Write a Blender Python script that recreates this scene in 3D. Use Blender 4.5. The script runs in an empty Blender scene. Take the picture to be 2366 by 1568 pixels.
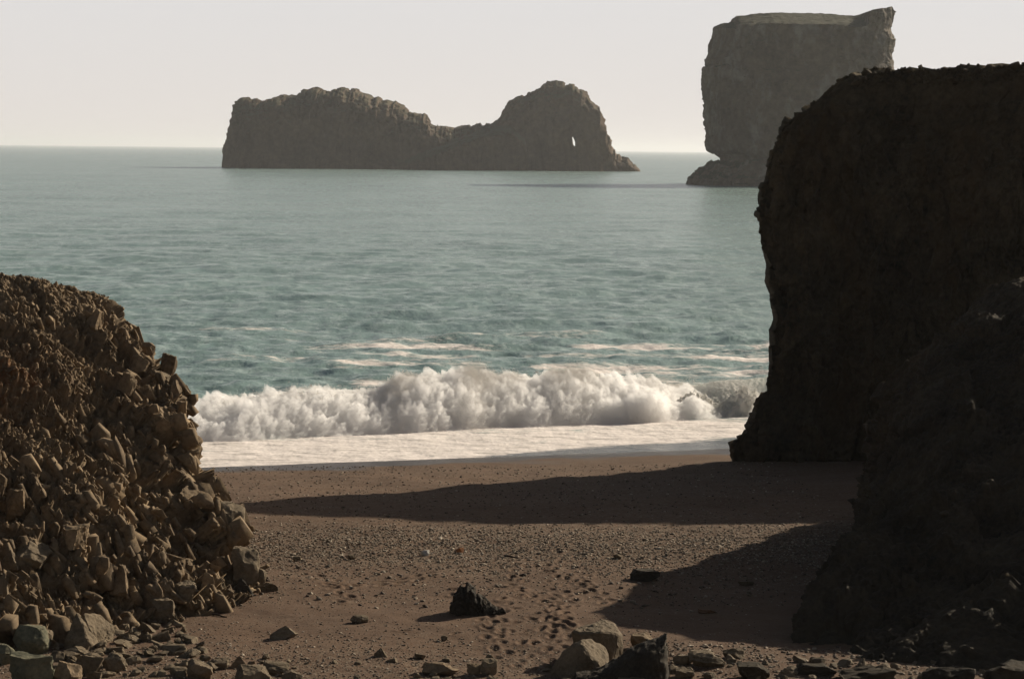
import bpy, bmesh, math, random
import numpy as np
from mathutils import Vector, Matrix, Euler

R = math.radians
SC = bpy.context.scene
COL = SC.collection

# ------------------------------------------------------------------ camera
# picture frame used for measuring: 2366 x 1568 units
W0, H0, LENS = 2366.0, 1568.0, 85.0
FPX = LENS / 36.0 * W0
CAMZ = 13.0
PITCH = math.atan(439.0 / FPX)
ROLL = math.atan(24.0 / 2366.0)
cam_d = bpy.data.cameras.new("camera")
cam_d.lens = LENS
cam_d.sensor_width = 36.0
cam_d.clip_start = 0.5
cam_d.clip_end = 90000.0
cam = bpy.data.objects.new("camera", cam_d)
COL.objects.link(cam)
CAM_M = Matrix.Rotation(R(90) - PITCH, 3, 'X') @ Matrix.Rotation(ROLL, 3, 'Z')
cam.matrix_world = Matrix.Translation((0, 0, CAMZ)) @ CAM_M.to_4x4()
SC.camera = cam

# ------------------------------------------------------------------ light
SUN_AZ = 42.0      # degrees away from +X (right) towards +Y (out to sea)
SUN_EL = 25.7
world = bpy.data.worlds.new("World")
SC.world = world
world.use_nodes = True
wn = world.node_tree
wn.nodes.clear()
w_out = wn.nodes.new('ShaderNodeOutputWorld')
w_bg = wn.nodes.new('ShaderNodeBackground')
w_sky = wn.nodes.new('ShaderNodeTexSky')
w_sky.sky_type = 'NISHITA'
w_sky.sun_disc = False
w_sky.sun_elevation = R(SUN_EL)
w_sky.sun_rotation = R(90 - SUN_AZ)
w_sky.altitude = 0.0
w_sky.air_density = 1.0
w_sky.dust_density = 3.0
w_sky.ozone_density = 1.0
w_hsv = wn.nodes.new('ShaderNodeHueSaturation')
w_hsv.inputs['Saturation'].default_value = 0.85
w_hsv.inputs['Value'].default_value = 0.72
w_bg.inputs['Strength'].default_value = 0.05
wn.links.new(w_sky.outputs[0], w_hsv.inputs['Color'])
wn.links.new(w_hsv.outputs[0], w_bg.inputs['Color'])
# pale sea haze low in the sky, thinning upwards
w_tc = wn.nodes.new('ShaderNodeTexCoord')
w_sep = wn.nodes.new('ShaderNodeSeparateXYZ')
w_rmp = wn.nodes.new('ShaderNodeMapRange')
w_rmp.interpolation_type = 'SMOOTHSTEP'
w_rmp.inputs['From Min'].default_value = 0.07
w_rmp.inputs['From Max'].default_value = 0.15
w_rmp.inputs['To Min'].default_value = 1.0
w_rmp.inputs['To Max'].default_value = 0.0
w_hz = wn.nodes.new('ShaderNodeBackground')
w_cr = wn.nodes.new('ShaderNodeValToRGB')
w_cr.color_ramp.elements[0].position = 0.0
w_cr.color_ramp.elements[0].color = (0.67, 0.62, 0.585, 1)
w_cr.color_ramp.elements[1].position = 0.07
w_cr.color_ramp.elements[1].color = (0.64, 0.63, 0.628, 1)
wn.links.new(w_cr.outputs[0], w_hz.inputs['Color'])
w_hz.inputs['Strength'].default_value = 1.0
w_mix = wn.nodes.new('ShaderNodeMixShader')
wn.links.new(w_tc.outputs['Generated'], w_sep.inputs[0])
wn.links.new(w_sep.outputs[2], w_rmp.inputs['Value'])
wn.links.new(w_sep.outputs[2], w_cr.inputs['Fac'])
wn.links.new(w_rmp.outputs[0], w_mix.inputs[0])
wn.links.new(w_bg.outputs[0], w_mix.inputs[1])
wn.links.new(w_hz.outputs[0], w_mix.inputs[2])
wn.links.new(w_mix.outputs[0], w_out.inputs['Surface'])

sun_d = bpy.data.lights.new("sun", 'SUN')
sun_d.energy = 5.0
sun_d.angle = R(0.53)
sun_d.color = (1.0, 0.88, 0.71)
sun = bpy.data.objects.new("sun", sun_d)
COL.objects.link(sun)
SUN_DIR = Vector((math.cos(R(SUN_EL)) * math.cos(R(SUN_AZ)),
                  math.cos(R(SUN_EL)) * math.sin(R(SUN_AZ)), math.sin(R(SUN_EL))))
sun.rotation_euler = SUN_DIR.to_track_quat('Z', 'Y').to_euler()
sun.location = (60, 60, 60)

SC.view_settings.view_transform = 'Standard'
SC.view_settings.look = 'None'
SC.view_settings.exposure = 0.2
SC.view_settings.gamma = 1.0
SC.cycles.max_bounces = 24
SC.cycles.diffuse_bounces = 3
SC.cycles.glossy_bounces = 3
SC.cycles.volume_bounces = 22
SC.cycles.transparent_max_bounces = 16


# ------------------------------------------------------------------ helpers
def ray(px, py):
    """unit-depth direction through a measured point"""
    v = CAM_M @ Vector(((px - W0 / 2) / FPX, -(py - H0 / 2) / FPX, -1.0))
    return v / v.y            # so that y = 1


def at(px, py, Y):
    r = ray(px, py)
    return Vector((r.x * Y, Y, CAMZ + r.z * Y))


def hash3(ix, iy, iz, seed):
    h = (ix.astype(np.int64) * 374761393 + iy.astype(np.int64) * 668265263
         + iz.astype(np.int64) * 2147483647 + seed * 1274126177) & 0xFFFFFFFF
    h = ((h ^ (h >> 13)) * 1274126177) & 0xFFFFFFFF
    h = ((h ^ (h >> 16)) * 2246822519) & 0xFFFFFFFF
    h = h ^ (h >> 15)
    return h


def rnd3(ix, iy, iz, seed):
    return (hash3(ix, iy, iz, seed) & 0xFFFFFF).astype(np.float64) / float(0x1000000)


def vnoise(p, seed=0):
    """gradient-like smooth noise in about [-1, 1]"""
    i = np.floor(p)
    f = p - i
    i = i.astype(np.int64)
    u = f * f * f * (f * (f * 6 - 15) + 10)
    out = np.zeros(len(p))
    for dx in (0, 1):
        wx = u[:, 0] if dx else 1 - u[:, 0]
        for dy in (0, 1):
            wy = u[:, 1] if dy else 1 - u[:, 1]
            for dz in (0, 1):
                wz = u[:, 2] if dz else 1 - u[:, 2]
                h = hash3(i[:, 0] + dx, i[:, 1] + dy, i[:, 2] + dz, seed)
                gx = (h & 1023) / 511.5 - 1
                gy = ((h >> 10) & 1023) / 511.5 - 1
                gz = ((h >> 20) & 1023) / 511.5 - 1
                out += wx * wy * wz * (gx * (f[:, 0] - dx) + gy * (f[:, 1] - dy) + gz * (f[:, 2] - dz))
    return out * 1.6


def fbm(p, octv=4, seed=0, gain=0.5, lac=2.03):
    out = np.zeros(len(p))
    a = 1.0
    q = p.copy()
    for k in range(octv):
        out += a * vnoise(q, seed + k * 17)
        q = q * lac + 3.7
        a *= gain
    return out


def facets(p, cell, seed=0, tilt=0.6):
    """blocky relief: each Voronoi cell is a tilted flat facet; returns offsets in units of a cell"""
    q = p / np.asarray(cell)
    i0 = np.floor(q).astype(np.int64)
    best = np.full(len(q), 1e9)
    val = np.zeros(len(q))
    for dx in (-1, 0, 1):
        for dy in (-1, 0, 1):
            for dz in (-1, 0, 1):
                ix, iy, iz = i0[:, 0] + dx, i0[:, 1] + dy, i0[:, 2] + dz
                cx = ix + rnd3(ix, iy, iz, seed)
                cy = iy + rnd3(ix, iy, iz, seed + 1)
                cz = iz + rnd3(ix, iy, iz, seed + 2)
                ex, ey, ez = q[:, 0] - cx, q[:, 1] - cy, q[:, 2] - cz
                d = ex * ex + ey * ey + ez * ez
                m = d < best
                if not m.any():
                    continue
                a = rnd3(ix, iy, iz, seed + 3) - 0.5
                tx = rnd3(ix, iy, iz, seed + 4) - 0.5
                ty = rnd3(ix, iy, iz, seed + 5) - 0.5
                tz = rnd3(ix, iy, iz, seed + 6) - 0.5
                v = a + tilt * 2 * (tx * ex + ty * ey + tz * ez)
                val = np.where(m, v, val)
                best = np.where(m, d, best)
    return val


def interp(x, table):
    t = np.asarray(table, float)
    return np.interp(x, t[:, 0], t[:, 1])


def mesh_np(name, verts, quads, mat=None, smooth=True, attrs=None, tris=None):
    me = bpy.data.meshes.new(name)
    v = np.asarray(verts, np.float32)
    me.vertices.add(len(v))
    me.vertices.foreach_set('co', v.ravel())
    loops, starts, tot = [], [], 0
    if quads is not None and len(quads):
        q = np.asarray(quads, np.int32)
        loops.append(q.ravel())
        starts.append(np.arange(len(q), dtype=np.int32) * 4)
        tot = len(q) * 4
    if tris is not None and len(tris):
        t = np.asarray(tris, np.int32)
        loops.append(t.ravel())
        starts.append(tot + np.arange(len(t), dtype=np.int32) * 3)
    loops = np.concatenate(loops)
    starts = np.concatenate(starts)
    me.loops.add(len(loops))
    me.loops.foreach_set('vertex_index', loops)
    me.polygons.add(len(starts))
    me.polygons.foreach_set('loop_start', starts)
    me.update(calc_edges=True)
    if smooth:
        me.polygons.foreach_set('use_smooth', np.ones(len(starts), bool))
    if attrs:
        for k, a in attrs.items():
            at_ = me.attributes.new(k, 'FLOAT', 'POINT')
            at_.data.foreach_set('value', np.asarray(a, np.float32))
    if mat:
        me.materials.append(mat)
    me.validate()
    return me


def grid_quads(nr, nc, wrap=False):
    r = np.arange(nr - 1)[:, None]
    c = np.arange(nc if wrap else nc - 1)[None, :]
    c2 = (c + 1) % nc
    a = r * nc + c
    b = r * nc + c2
    d = (r + 1) * nc + c
    e = (r + 1) * nc + c2
    return np.stack([a + 0 * b, b, e, d], -1).reshape(-1, 4)


def grid_normals(P):
    """P: nr x nc x 3"""
    du = np.gradient(P, axis=1)
    dv = np.gradient(P, axis=0)
    n = np.cross(du, dv)
    n /= np.maximum(np.linalg.norm(n, axis=-1, keepdims=True), 1e-9)
    return n


def link(name, me, parent=None, loc=None):
    o = bpy.data.objects.new(name, me)
    COL.objects.link(o)
    if loc is not None:
        o.location = loc
    if parent is not None:
        o.parent = parent
    return o


def tag(o, label=None, cat=None, group=None, kind=None):
    if label:
        o["label"] = label
    if cat:
        o["category"] = cat
    if group:
        o["group"] = group
    if kind:
        o["kind"] = kind
    return o


# ------------------------------------------------------------------ materials
class NT:
    def __init__(self, name):
        self.m = bpy.data.materials.new(name)
        self.m.use_nodes = True
        self.t = self.m.node_tree
        self.t.nodes.clear()
        self.out = self.n('ShaderNodeOutputMaterial')
        self.pos = self.n('ShaderNodeNewGeometry').outputs['Position']

    def n(self, typ, **kw):
        nd = self.t.nodes.new(typ)
        for k, v in kw.items():
            setattr(nd, k, v)
        return nd

    def l(self, a, b):
        self.t.links.new(a, b)

    def scaled(self, s, src=None):
        mp = self.n('ShaderNodeVectorMath', operation='MULTIPLY')
        self.l(src or self.pos, mp.inputs[0])
        mp.inputs[1].default_value = s
        return mp.outputs[0]

    def noise(self, scale, detail=4, rough=0.55, vec=None, dist=0.0):
        nd = self.n('ShaderNodeTexNoise')
        nd.inputs['Scale'].default_value = scale
        nd.inputs['Detail'].default_value = detail
        nd.inputs['Roughness'].default_value = rough
        nd.inputs['Distortion'].default_value = dist
        self.l(vec or self.pos, nd.inputs['Vector'])
        return nd.outputs['Fac']

    def voro(self, scale, feature='F1', vec=None, out='Distance'):
        nd = self.n('ShaderNodeTexVoronoi', feature=feature)
        nd.inputs['Scale'].default_value = scale
        self.l(vec or self.pos, nd.inputs['Vector'])
        return nd.outputs[out]

    def ramp(self, fac, stops):
        nd = self.n('ShaderNodeValToRGB')
        e = nd.color_ramp.elements
        while len(e) < len(stops):
            e.new(0.5)
        for el, (p, c) in zip(e, stops):
            el.position = p
            el.color = (c, c, c, 1) if isinstance(c, (int, float)) else (*c, 1)
        self.l(fac, nd.inputs['Fac'])
        return nd.outputs['Color']

    def mix(self, fac, a, b, mode='MIX'):
        nd = self.n('ShaderNodeMix', data_type='RGBA', blend_type=mode)
        for sock, v in ((nd.inputs[0], fac), (nd.inputs[6], a), (nd.inputs[7], b)):
            if isinstance(v, (int, float)):
                sock.default_value = v if sock is nd.inputs[0] or sock == nd.inputs[0] else (v, v, v, 1)
            elif isinstance(v, tuple):
                sock.default_value = (*v, 1)
            else:
                self.l(v, sock)
        return nd.outputs[2]

    def math(self, op, a, b=0.0, clamp=False):
        nd = self.n('ShaderNodeMath', operation=op, use_clamp=clamp)
        for sock, v in ((nd.inputs[0], a), (nd.inputs[1], b)):
            if isinstance(v, (int, float)):
                sock.default_value = v
            else:
                self.l(v, sock)
        return nd.outputs[0]

    def attr(self, name):
        return self.n('ShaderNodeAttribute', attribute_name=name).outputs['Fac']

    def bump(self, h, strength, dist, prev=None):
        nd = self.n('ShaderNodeBump')
        nd.inputs['Strength'].default_value = strength
        nd.inputs['Distance'].default_value = dist
        self.l(h, nd.inputs['Height'])
        if prev:
            self.l(prev, nd.inputs['Normal'])
        return nd.outputs['Normal']

    def bsdf(self, color, rough=0.9, spec=0.3, normal=None, **kw):
        b = self.n('ShaderNodeBsdfPrincipled')
        for k, v in (('Base Color', color), ('Roughness', rough), ('Specular IOR Level', spec)):
            if isinstance(v, tuple):
                b.inputs[k].default_value = (*v, 1)
            elif isinstance(v, (int, float)):
                b.inputs[k].default_value = v
            else:
                self.l(v, b.inputs[k])
        if normal:
            self.l(normal, b.inputs['Normal'])
        self.l(b.outputs[0], self.out.inputs['Surface'])
        return b


def rock_mat(name, dark, light, scale=1.0, bump=0.5, moss=None, lichen=None, grass=None, bdist=0.03, streak=None, spec=0.25):
    t = NT(name)
    n1 = t.noise(0.9 * scale, 6, 0.62)
    n2 = t.noise(9.0 * scale, 5, 0.65)
    isl = t.n('ShaderNodeNewGeometry').outputs['Random Per Island']
    f = t.math('ADD', t.math('MULTIPLY', n1, 0.55), t.math('MULTIPLY', n2, 0.45))
    c = t.mix(t.ramp(f, [(0.36, 0.0), (0.64, 1.0)]), dark, light)
    c = t.mix(t.math('MULTIPLY', isl, 0.35), c, dark)
    if streak:
        ns = t.noise(1.0, 4, 0.6, vec=t.scaled(streak[1]))
        c = t.mix(t.ramp(ns, [(0.5, 0.0), (0.72, streak[2])]), c, streak[0])
    if lichen:
        nl = t.noise(3.3 * scale, 6, 0.7)
        c = t.mix(t.ramp(nl, [(0.60, 0.0), (0.68, 0.7)]), c, lichen)
    if moss:
        a = t.attr('moss')
        nm = t.noise(2.6, 6, 0.7)
        k = t.math('MULTIPLY', a, t.ramp(nm, [(0.35, 0.0), (0.6, 1.0)]), True)
        c = t.mix(k, c, moss)
    if grass:
        geo = t.n('ShaderNodeNewGeometry')
        sx = t.n('ShaderNodeSeparateXYZ')
        t.l(geo.outputs['Normal'], sx.inputs[0])
        ng = t.noise(grass[2], 5, 0.6)
        up = t.math('ADD', sx.outputs[2], t.math('MULTIPLY', t.math('SUBTRACT', ng, 0.5), 0.9))
        c = t.mix(t.ramp(up, [(grass[1], 0.0), (grass[1] + 0.15, 1.0)]), c, grass[0])
    nb = t.noise(14.0 * scale, 7, 0.7)
    nv = t.voro(5.0 * scale)
    hb = t.math('ADD', nb, t.math('MULTIPLY', nv, 0.5))
    t.bsdf(c, 0.88, spec, t.bump(hb, bump, bdist))
    return t.m


M_SCREE = rock_mat('scree_rock', (0.07, 0.048, 0.027), (0.30, 0.215, 0.125), 1.0, 0.4, moss=(0.12, 0.05, 0.015))
M_BOULD = rock_mat('boulder_rock', (0.08, 0.060, 0.036), (0.23, 0.175, 0.11), 1.6, 0.5)
M_GREEN = rock_mat('flare_tint_boulder', (0.055, 0.058, 0.038), (0.22, 0.20, 0.125), 1.4, 0.5)  # bottom left boulders: green cast of lens flare put into the rock colour
M_DARK = rock_mat('dark_basalt', (0.016, 0.013, 0.009), (0.06, 0.046, 0.028), 2.0, 0.7)
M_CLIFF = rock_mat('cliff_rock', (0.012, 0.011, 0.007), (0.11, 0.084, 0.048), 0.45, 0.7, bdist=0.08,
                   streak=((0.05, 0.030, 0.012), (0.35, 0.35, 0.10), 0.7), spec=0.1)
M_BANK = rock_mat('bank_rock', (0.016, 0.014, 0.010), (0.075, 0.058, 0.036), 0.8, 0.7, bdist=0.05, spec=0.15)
M_ISLE = rock_mat('island_rock', (0.055, 0.033, 0.018), (0.165, 0.108, 0.058), 0.045, 0.6, bdist=0.9,
                  grass=((0.085, 0.072, 0.035), 0.66, 0.05))
M_STACK = rock_mat('stack_rock', (0.055, 0.040, 0.026), (0.15, 0.112, 0.070), 0.05, 0.6, bdist=0.8,
                   grass=((0.06, 0.058, 0.03), 0.62, 0.25),
                   streak=((0.30, 0.28, 0.25), (0.16, 0.16, 0.09), 0.4))


def sand_mat():
    t = NT('black_sand')
    n1 = t.noise(0.35, 5, 0.6)
    n2 = t.noise(22.0, 4, 0.7)
    c = t.mix(t.ramp(n1, [(0.35, 0.0), (0.65, 1.0)]), (0.088, 0.049, 0.028), (0.132, 0.078, 0.046))
    c = t.mix(t.ramp(n2, [(0.35, 0.0), (0.7, 0.6)]), c, (0.135, 0.095, 0.068))
    vo = t.voro(15.0, out='Distance')
    vc = t.voro(15.0, out='Color')
    sp = t.n('ShaderNodeSeparateColor')
    t.l(vc, sp.inputs[0])
    g = t.attr('gravel')
    st = t.math('MULTIPLY', t.math('GREATER_THAN', sp.outputs[0], 0.62), g, True)
    c = t.mix(t.math('MULTIPLY', st, 0.55), c, t.mix(sp.outputs[1], (0.12, 0.095, 0.07), (0.3, 0.25, 0.18)))
    wet = t.attr('wet')
    c = t.mix(wet, c, (0.035, 0.032, 0.03))
    rough = t.math('SUBTRACT', 0.95, t.math('MULTIPLY', wet, 0.72))
    inv = t.math('SUBTRACT', 1.0, wet)
    h = t.math('MULTIPLY', t.math('SUBTRACT', 1.0, vo), t.math('ADD', 0.25, g))
    h = t.math('ADD', h, t.math('MULTIPLY', n2, 0.6))
    h = t.math('MULTIPLY', h, inv)
    t.bsdf(c, rough, t.math('ADD', 0.15, t.math('MULTIPLY', wet, 0.5)), t.bump(h, 0.8, 0.02))
    return t.m


def sea_mat():
    t = NT('sea_water')
    p1 = t.scaled((0.7, 1.0, 1.0))
    n1 = t.noise(0.9, 6, 0.62, vec=p1)
    n2 = t.noise(0.22, 5, 0.65, vec=t.scaled((1.0, 0.45, 1.0)))
    nf = t.noise(0.012, 4, 0.6, vec=t.scaled((0.6, 0.6, 1.0)))
    c = t.mix(t.ramp(nf, [(0.35, 0.0), (0.65, 1.0)]), (0.235, 0.345, 0.325), (0.295, 0.41, 0.39))
    c = t.mix(t.ramp(n2, [(0.35, 0.0), (0.7, 0.5)]), c, (0.16, 0.22, 0.195))  # light and dark of the ripples put into the water colour as noise
    n3 = t.noise(0.06, 9, 0.78, vec=t.scaled((1.0, 0.35, 1.0)))
    c = t.mix(t.ramp(n3, [(0.40, 0.0), (0.62, 0.6)]), c, (0.13, 0.20, 0.18))
    n4 = t.noise(0.7, 8, 0.8, vec=t.scaled((1.0, 0.4, 1.0)))
    c = t.mix(t.ramp(n4, [(0.5, 0.0), (0.62, 0.85)]), c, (0.40, 0.50, 0.48))
    h = t.math('ADD', t.math('MULTIPLY', n1, 0.5), n2)
    fo = t.attr('foam')
    nn = t.noise(2.2, 7, 0.72, vec=t.scaled((0.5, 1.0, 1.0)), dist=0.6)
    ff = t.math('ADD', fo, t.math('MULTIPLY', t.math('SUBTRACT', nn, 0.5), 1.6))
    ff = t.ramp(ff, [(0.36, 0.0), (0.72, 1.0)])
    ff = t.mix(t.math('GREATER_THAN', fo, 0.02), 0.0, ff)
    c = t.mix(t.attr('shallow'), c, (0.19, 0.20, 0.205))  # thin water by the sand: reflected sky put into the colour as blue grey
    nw = t.noise(1.3, 6, 0.7, vec=t.scaled((0.45, 1.6, 1.0)), dist=1.0)
    c = t.mix(ff, c, t.mix(t.ramp(nw, [(0.36, 0.0), (0.52, 1.0)]), (0.50, 0.46, 0.42), (0.84, 0.77, 0.72)))
    rough = t.math('ADD', 0.24, t.math('MULTIPLY', ff, 0.6))
    nrm = t.bump(h, 0.6, 0.5)
    t.bsdf(c, rough, 0.5, nrm)
    return t.m


def foam_mat():
    t = NT('wave_foam')
    n1 = t.noise(1.6, 7, 0.7)
    n2 = t.noise(10.0, 5, 0.7)
    fo = t.attr('foam')
    c = t.mix(t.ramp(n1, [(0.3, 0.0), (0.6, 1.0)]), (0.80, 0.78, 0.74), (0.88, 0.86, 0.82))
    water = (0.36, 0.45, 0.39)
    ff = t.math('ADD', fo, t.math('MULTIPLY', t.math('SUBTRACT', n2, 0.5), 0.9))
    ff = t.ramp(ff, [(0.35, 0.0), (0.6, 1.0)])
    c = t.mix(ff, water, c)
    b = t.n('ShaderNodeBsdfPrincipled')
    t.l(c, b.inputs['Base Color'])
    t.l(t.math('ADD', 0.25, t.math('MULTIPLY', ff, 0.7)), b.inputs['Roughness'])
    b.inputs['Specular IOR Level'].default_value = 0.3
    nrm = t.bump(n2, 0.5, 0.06, t.bump(n1, 0.5, 0.25))
    t.l(nrm, b.inputs['Normal'])
    tr = t.n('ShaderNodeBsdfTranslucent')
    t.l(c, tr.inputs['Color'])
    mx = t.n('ShaderNodeMixShader')
    mx.inputs[0].default_value = 0.6
    t.l(b.outputs[0], mx.inputs[1])
    t.l(tr.outputs[0], mx.inputs[2])
    t.l(mx.outputs[0], t.out.inputs['Surface'])
    return t.m


def simple_foam():
    t = NT('spray')
    b = t.n('ShaderNodeBsdfDiffuse')
    b.inputs['Color'].default_value = (0.9, 0.88, 0.85, 1)
    tr = t.n('ShaderNodeBsdfTranslucent')
    tr.inputs['Color'].default_value = (0.9, 0.88, 0.85, 1)
    mx = t.n('ShaderNodeMixShader')
    mx.inputs[0].default_value = 0.5
    t.l(b.outputs[0], mx.inputs[1])
    t.l(tr.outputs[0], mx.inputs[2])
    t.l(mx.outputs[0], t.out.inputs['Surface'])
    return t.m


def pebble_mat():
    t = NT('pebble_stone')
    r = t.n('ShaderNodeNewGeometry').outputs['Random Per Island']
    c = t.ramp(r, [(0.0, (0.07, 0.052, 0.038)), (0.5, (0.14, 0.108, 0.076)), (0.85, (0.25, 0.20, 0.145)), (1.0, (0.40, 0.34, 0.26))])
    t.bsdf(c, 0.85, 0.3)
    return t.m


M_SAND = sand_mat()
M_SEA = sea_mat()
M_FOAM = foam_mat()
M_SPRAY = simple_foam()
M_PEB = pebble_mat()


def plain(name, col, rough=0.8):
    t = NT(name)
    n = t.noise(30.0, 4, 0.6)
    t.bsdf(t.mix(n, tuple(c * 0.7 for c in col), tuple(min(1, c * 1.3) for c in col)), rough, 0.3, t.bump(n, 0.4, 0.01))
    return t.m


# ------------------------------------------------------------------ beach
def shore(x, y):
    """distance out to sea from the waterline"""
    return y - (100.9 + 0.36 * x)


rngf = np.random.RandomState(5)
FEET = []


def trail(p0, p1, n, wob=0.25, side=0.16):
    p0, p1 = np.array(p0, float), np.array(p1, float)
    d = (p1 - p0)
    L = np.linalg.norm(d)
    d /= L
    nrm = np.array([-d[1], d[0]])
    ang = math.atan2(d[1], d[0])
    for k in range(n):
        t = (k + 0.3 * rngf.rand()) / n
        q = p0 + d * L * t + nrm * (side * (1 if k % 2 else -1) + wob * math.sin(k * 0.35 + p0[0]) + 0.05 * rngf.randn())
        FEET.append((q[0], q[1], ang + 0.2 * rngf.randn(), 0.85 + 0.3 * rngf.rand()))


def gp(px, py, z=1.5):
    r = ray(px, py)
    Y = (z - CAMZ) / r.z
    return (r.x * Y, Y)


trail(gp(1330, 1560), gp(1190, 1300), 26)
trail(gp(1270, 1540), gp(1300, 1270), 26)
trail(gp(1180, 1500), gp(1170, 1330), 16)
trail(gp(1240, 1560), gp(1090, 1440), 12)
trail(gp(1420, 1420), gp(1240, 1290), 16)
trail(gp(1330, 1470), gp(1210, 1370), 14)
trail(gp(1290, 1470), gp(1330, 1330), 13)
trail(gp(780, 1370), gp(1010, 1330), 12)
trail(gp(700, 1330), gp(830, 1400), 9)
for _ in range(30):
    q = gp(1180 + 190 * rngf.randn() * 0.9, 1290 + 280 * rngf.rand())
    FEET.append((q[0], q[1], rngf.rand() * 6.28, 0.6 + 0.5 * rngf.rand()))
FEET = np.array(FEET)


def ground_z(x, y, fine=True):
    x = np.atleast_1d(np.asarray(x, float))
    y = np.atleast_1d(np.asarray(y, float))
    s = shore(x, y)
    z = interp(s, [(-400, 3.0), (-60, 1.75), (-40, 1.62), (-30, 1.5), (-22, 1.30), (-12, 0.72), (-5, 0.34), (0, 0.12), (4, -0.08),
                   (12, -0.6), (40, -4), (200, -14), (4000, -60)])
    p = np.stack([x * 0.18, y * 0.18, 0 * x], -1)
    amp = np.clip(-s / 8, 0.04, 1)
    z = z + 0.10 * amp * fbm(p, 3, 11)
    if fine:
        p2 = np.stack([x * 1.1, y * 1.1, 0 * x], -1)
        z = z + 0.022 * amp * fbm(p2, 4, 31)
    return z


def build_beach():
    xs = np.concatenate([-np.geomspace(400, 14.2, 40), np.arange(-14, 16, 0.045), np.geomspace(16.1, 400, 40)])
    ys = np.concatenate([np.linspace(-60, 44, 20), np.arange(45, 50, 0.15), np.arange(50, 76, 0.05), np.arange(76, 116, 0.11),
                         np.linspace(117, 400, 20)])
    X, Y = np.meshgrid(xs, ys)
    x, y = X.ravel(), Y.ravel()
    z = ground_z(x, y)
    Z = z.reshape(X.shape)
    # footprints: shallow pressed ovals with a raised rim
    for fx, fy, a, k in FEET:
        i0, i1 = np.searchsorted(xs, [fx - 0.45, fx + 0.45])
        j0, j1 = np.searchsorted(ys, [fy - 0.45, fy + 0.45])
        if i1 - i0 < 3 or j1 - j0 < 3:
            continue
        dx = X[j0:j1, i0:i1] - fx
        dy = Y[j0:j1, i0:i1] - fy
        u = (dx * math.cos(a) + dy * math.sin(a)) / (0.17 * k)
        v = (-dx * math.sin(a) + dy * math.cos(a)) / (0.085 * k)
        r2 = u * u + v * v
        Z[j0:j1, i0:i1] += -0.040 * k * np.exp(-r2 ** 1.5) + 0.024 * k * np.exp(-((np.sqrt(r2) - 1.7) / 0.5) ** 2)
    z = Z.ravel()
    s = shore(x, y)
    p = np.stack([x * 0.25, y * 0.4, 0 * x], -1)
    n = fbm(p, 3, 77)
    gravel = np.clip(np.exp(-((y - 70.5 - 0.05 * x + 1.5 * n) / 4.2) ** 2) * 1.2 + 0.15 + 0.5 * np.exp(-((y - 52.5) / 2.0) ** 2)
                     + 0.35 * np.clip(n, 0, 1) + 0.25 * (y > 76), 0, 1)
    wet = np.maximum(np.clip((s + 0.6 + 0.5 * n) / 0.6, 0, 1), 0.8 * np.clip((s + 2.8 + 1.6 * n) / 1.4, 0, 1))
    me = mesh_np('beach', np.stack([x, y, z], -1), grid_quads(len(ys), len(xs)), M_SAND, True,
                 {'gravel': gravel, 'wet': wet})
    o = link('beach', me)
    tag(o, 'dark brown sand and gravel beach between the two rock masses', None, None, 'structure')


build_beach()


def ground_hit(px, py):
    r = ray(px, py)
    Y = 60.0
    for _ in range(25):
        z = float(ground_z(r.x * Y, Y, False)[0])
        Y = (z - CAMZ) / r.z
    return Vector((r.x * Y, Y, z))


# ------------------------------------------------------------------ sea
def n1_(x):
    return fbm(np.stack([x / 5.5, 0 * x, 0 * x], -1), 3, 5)


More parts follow.
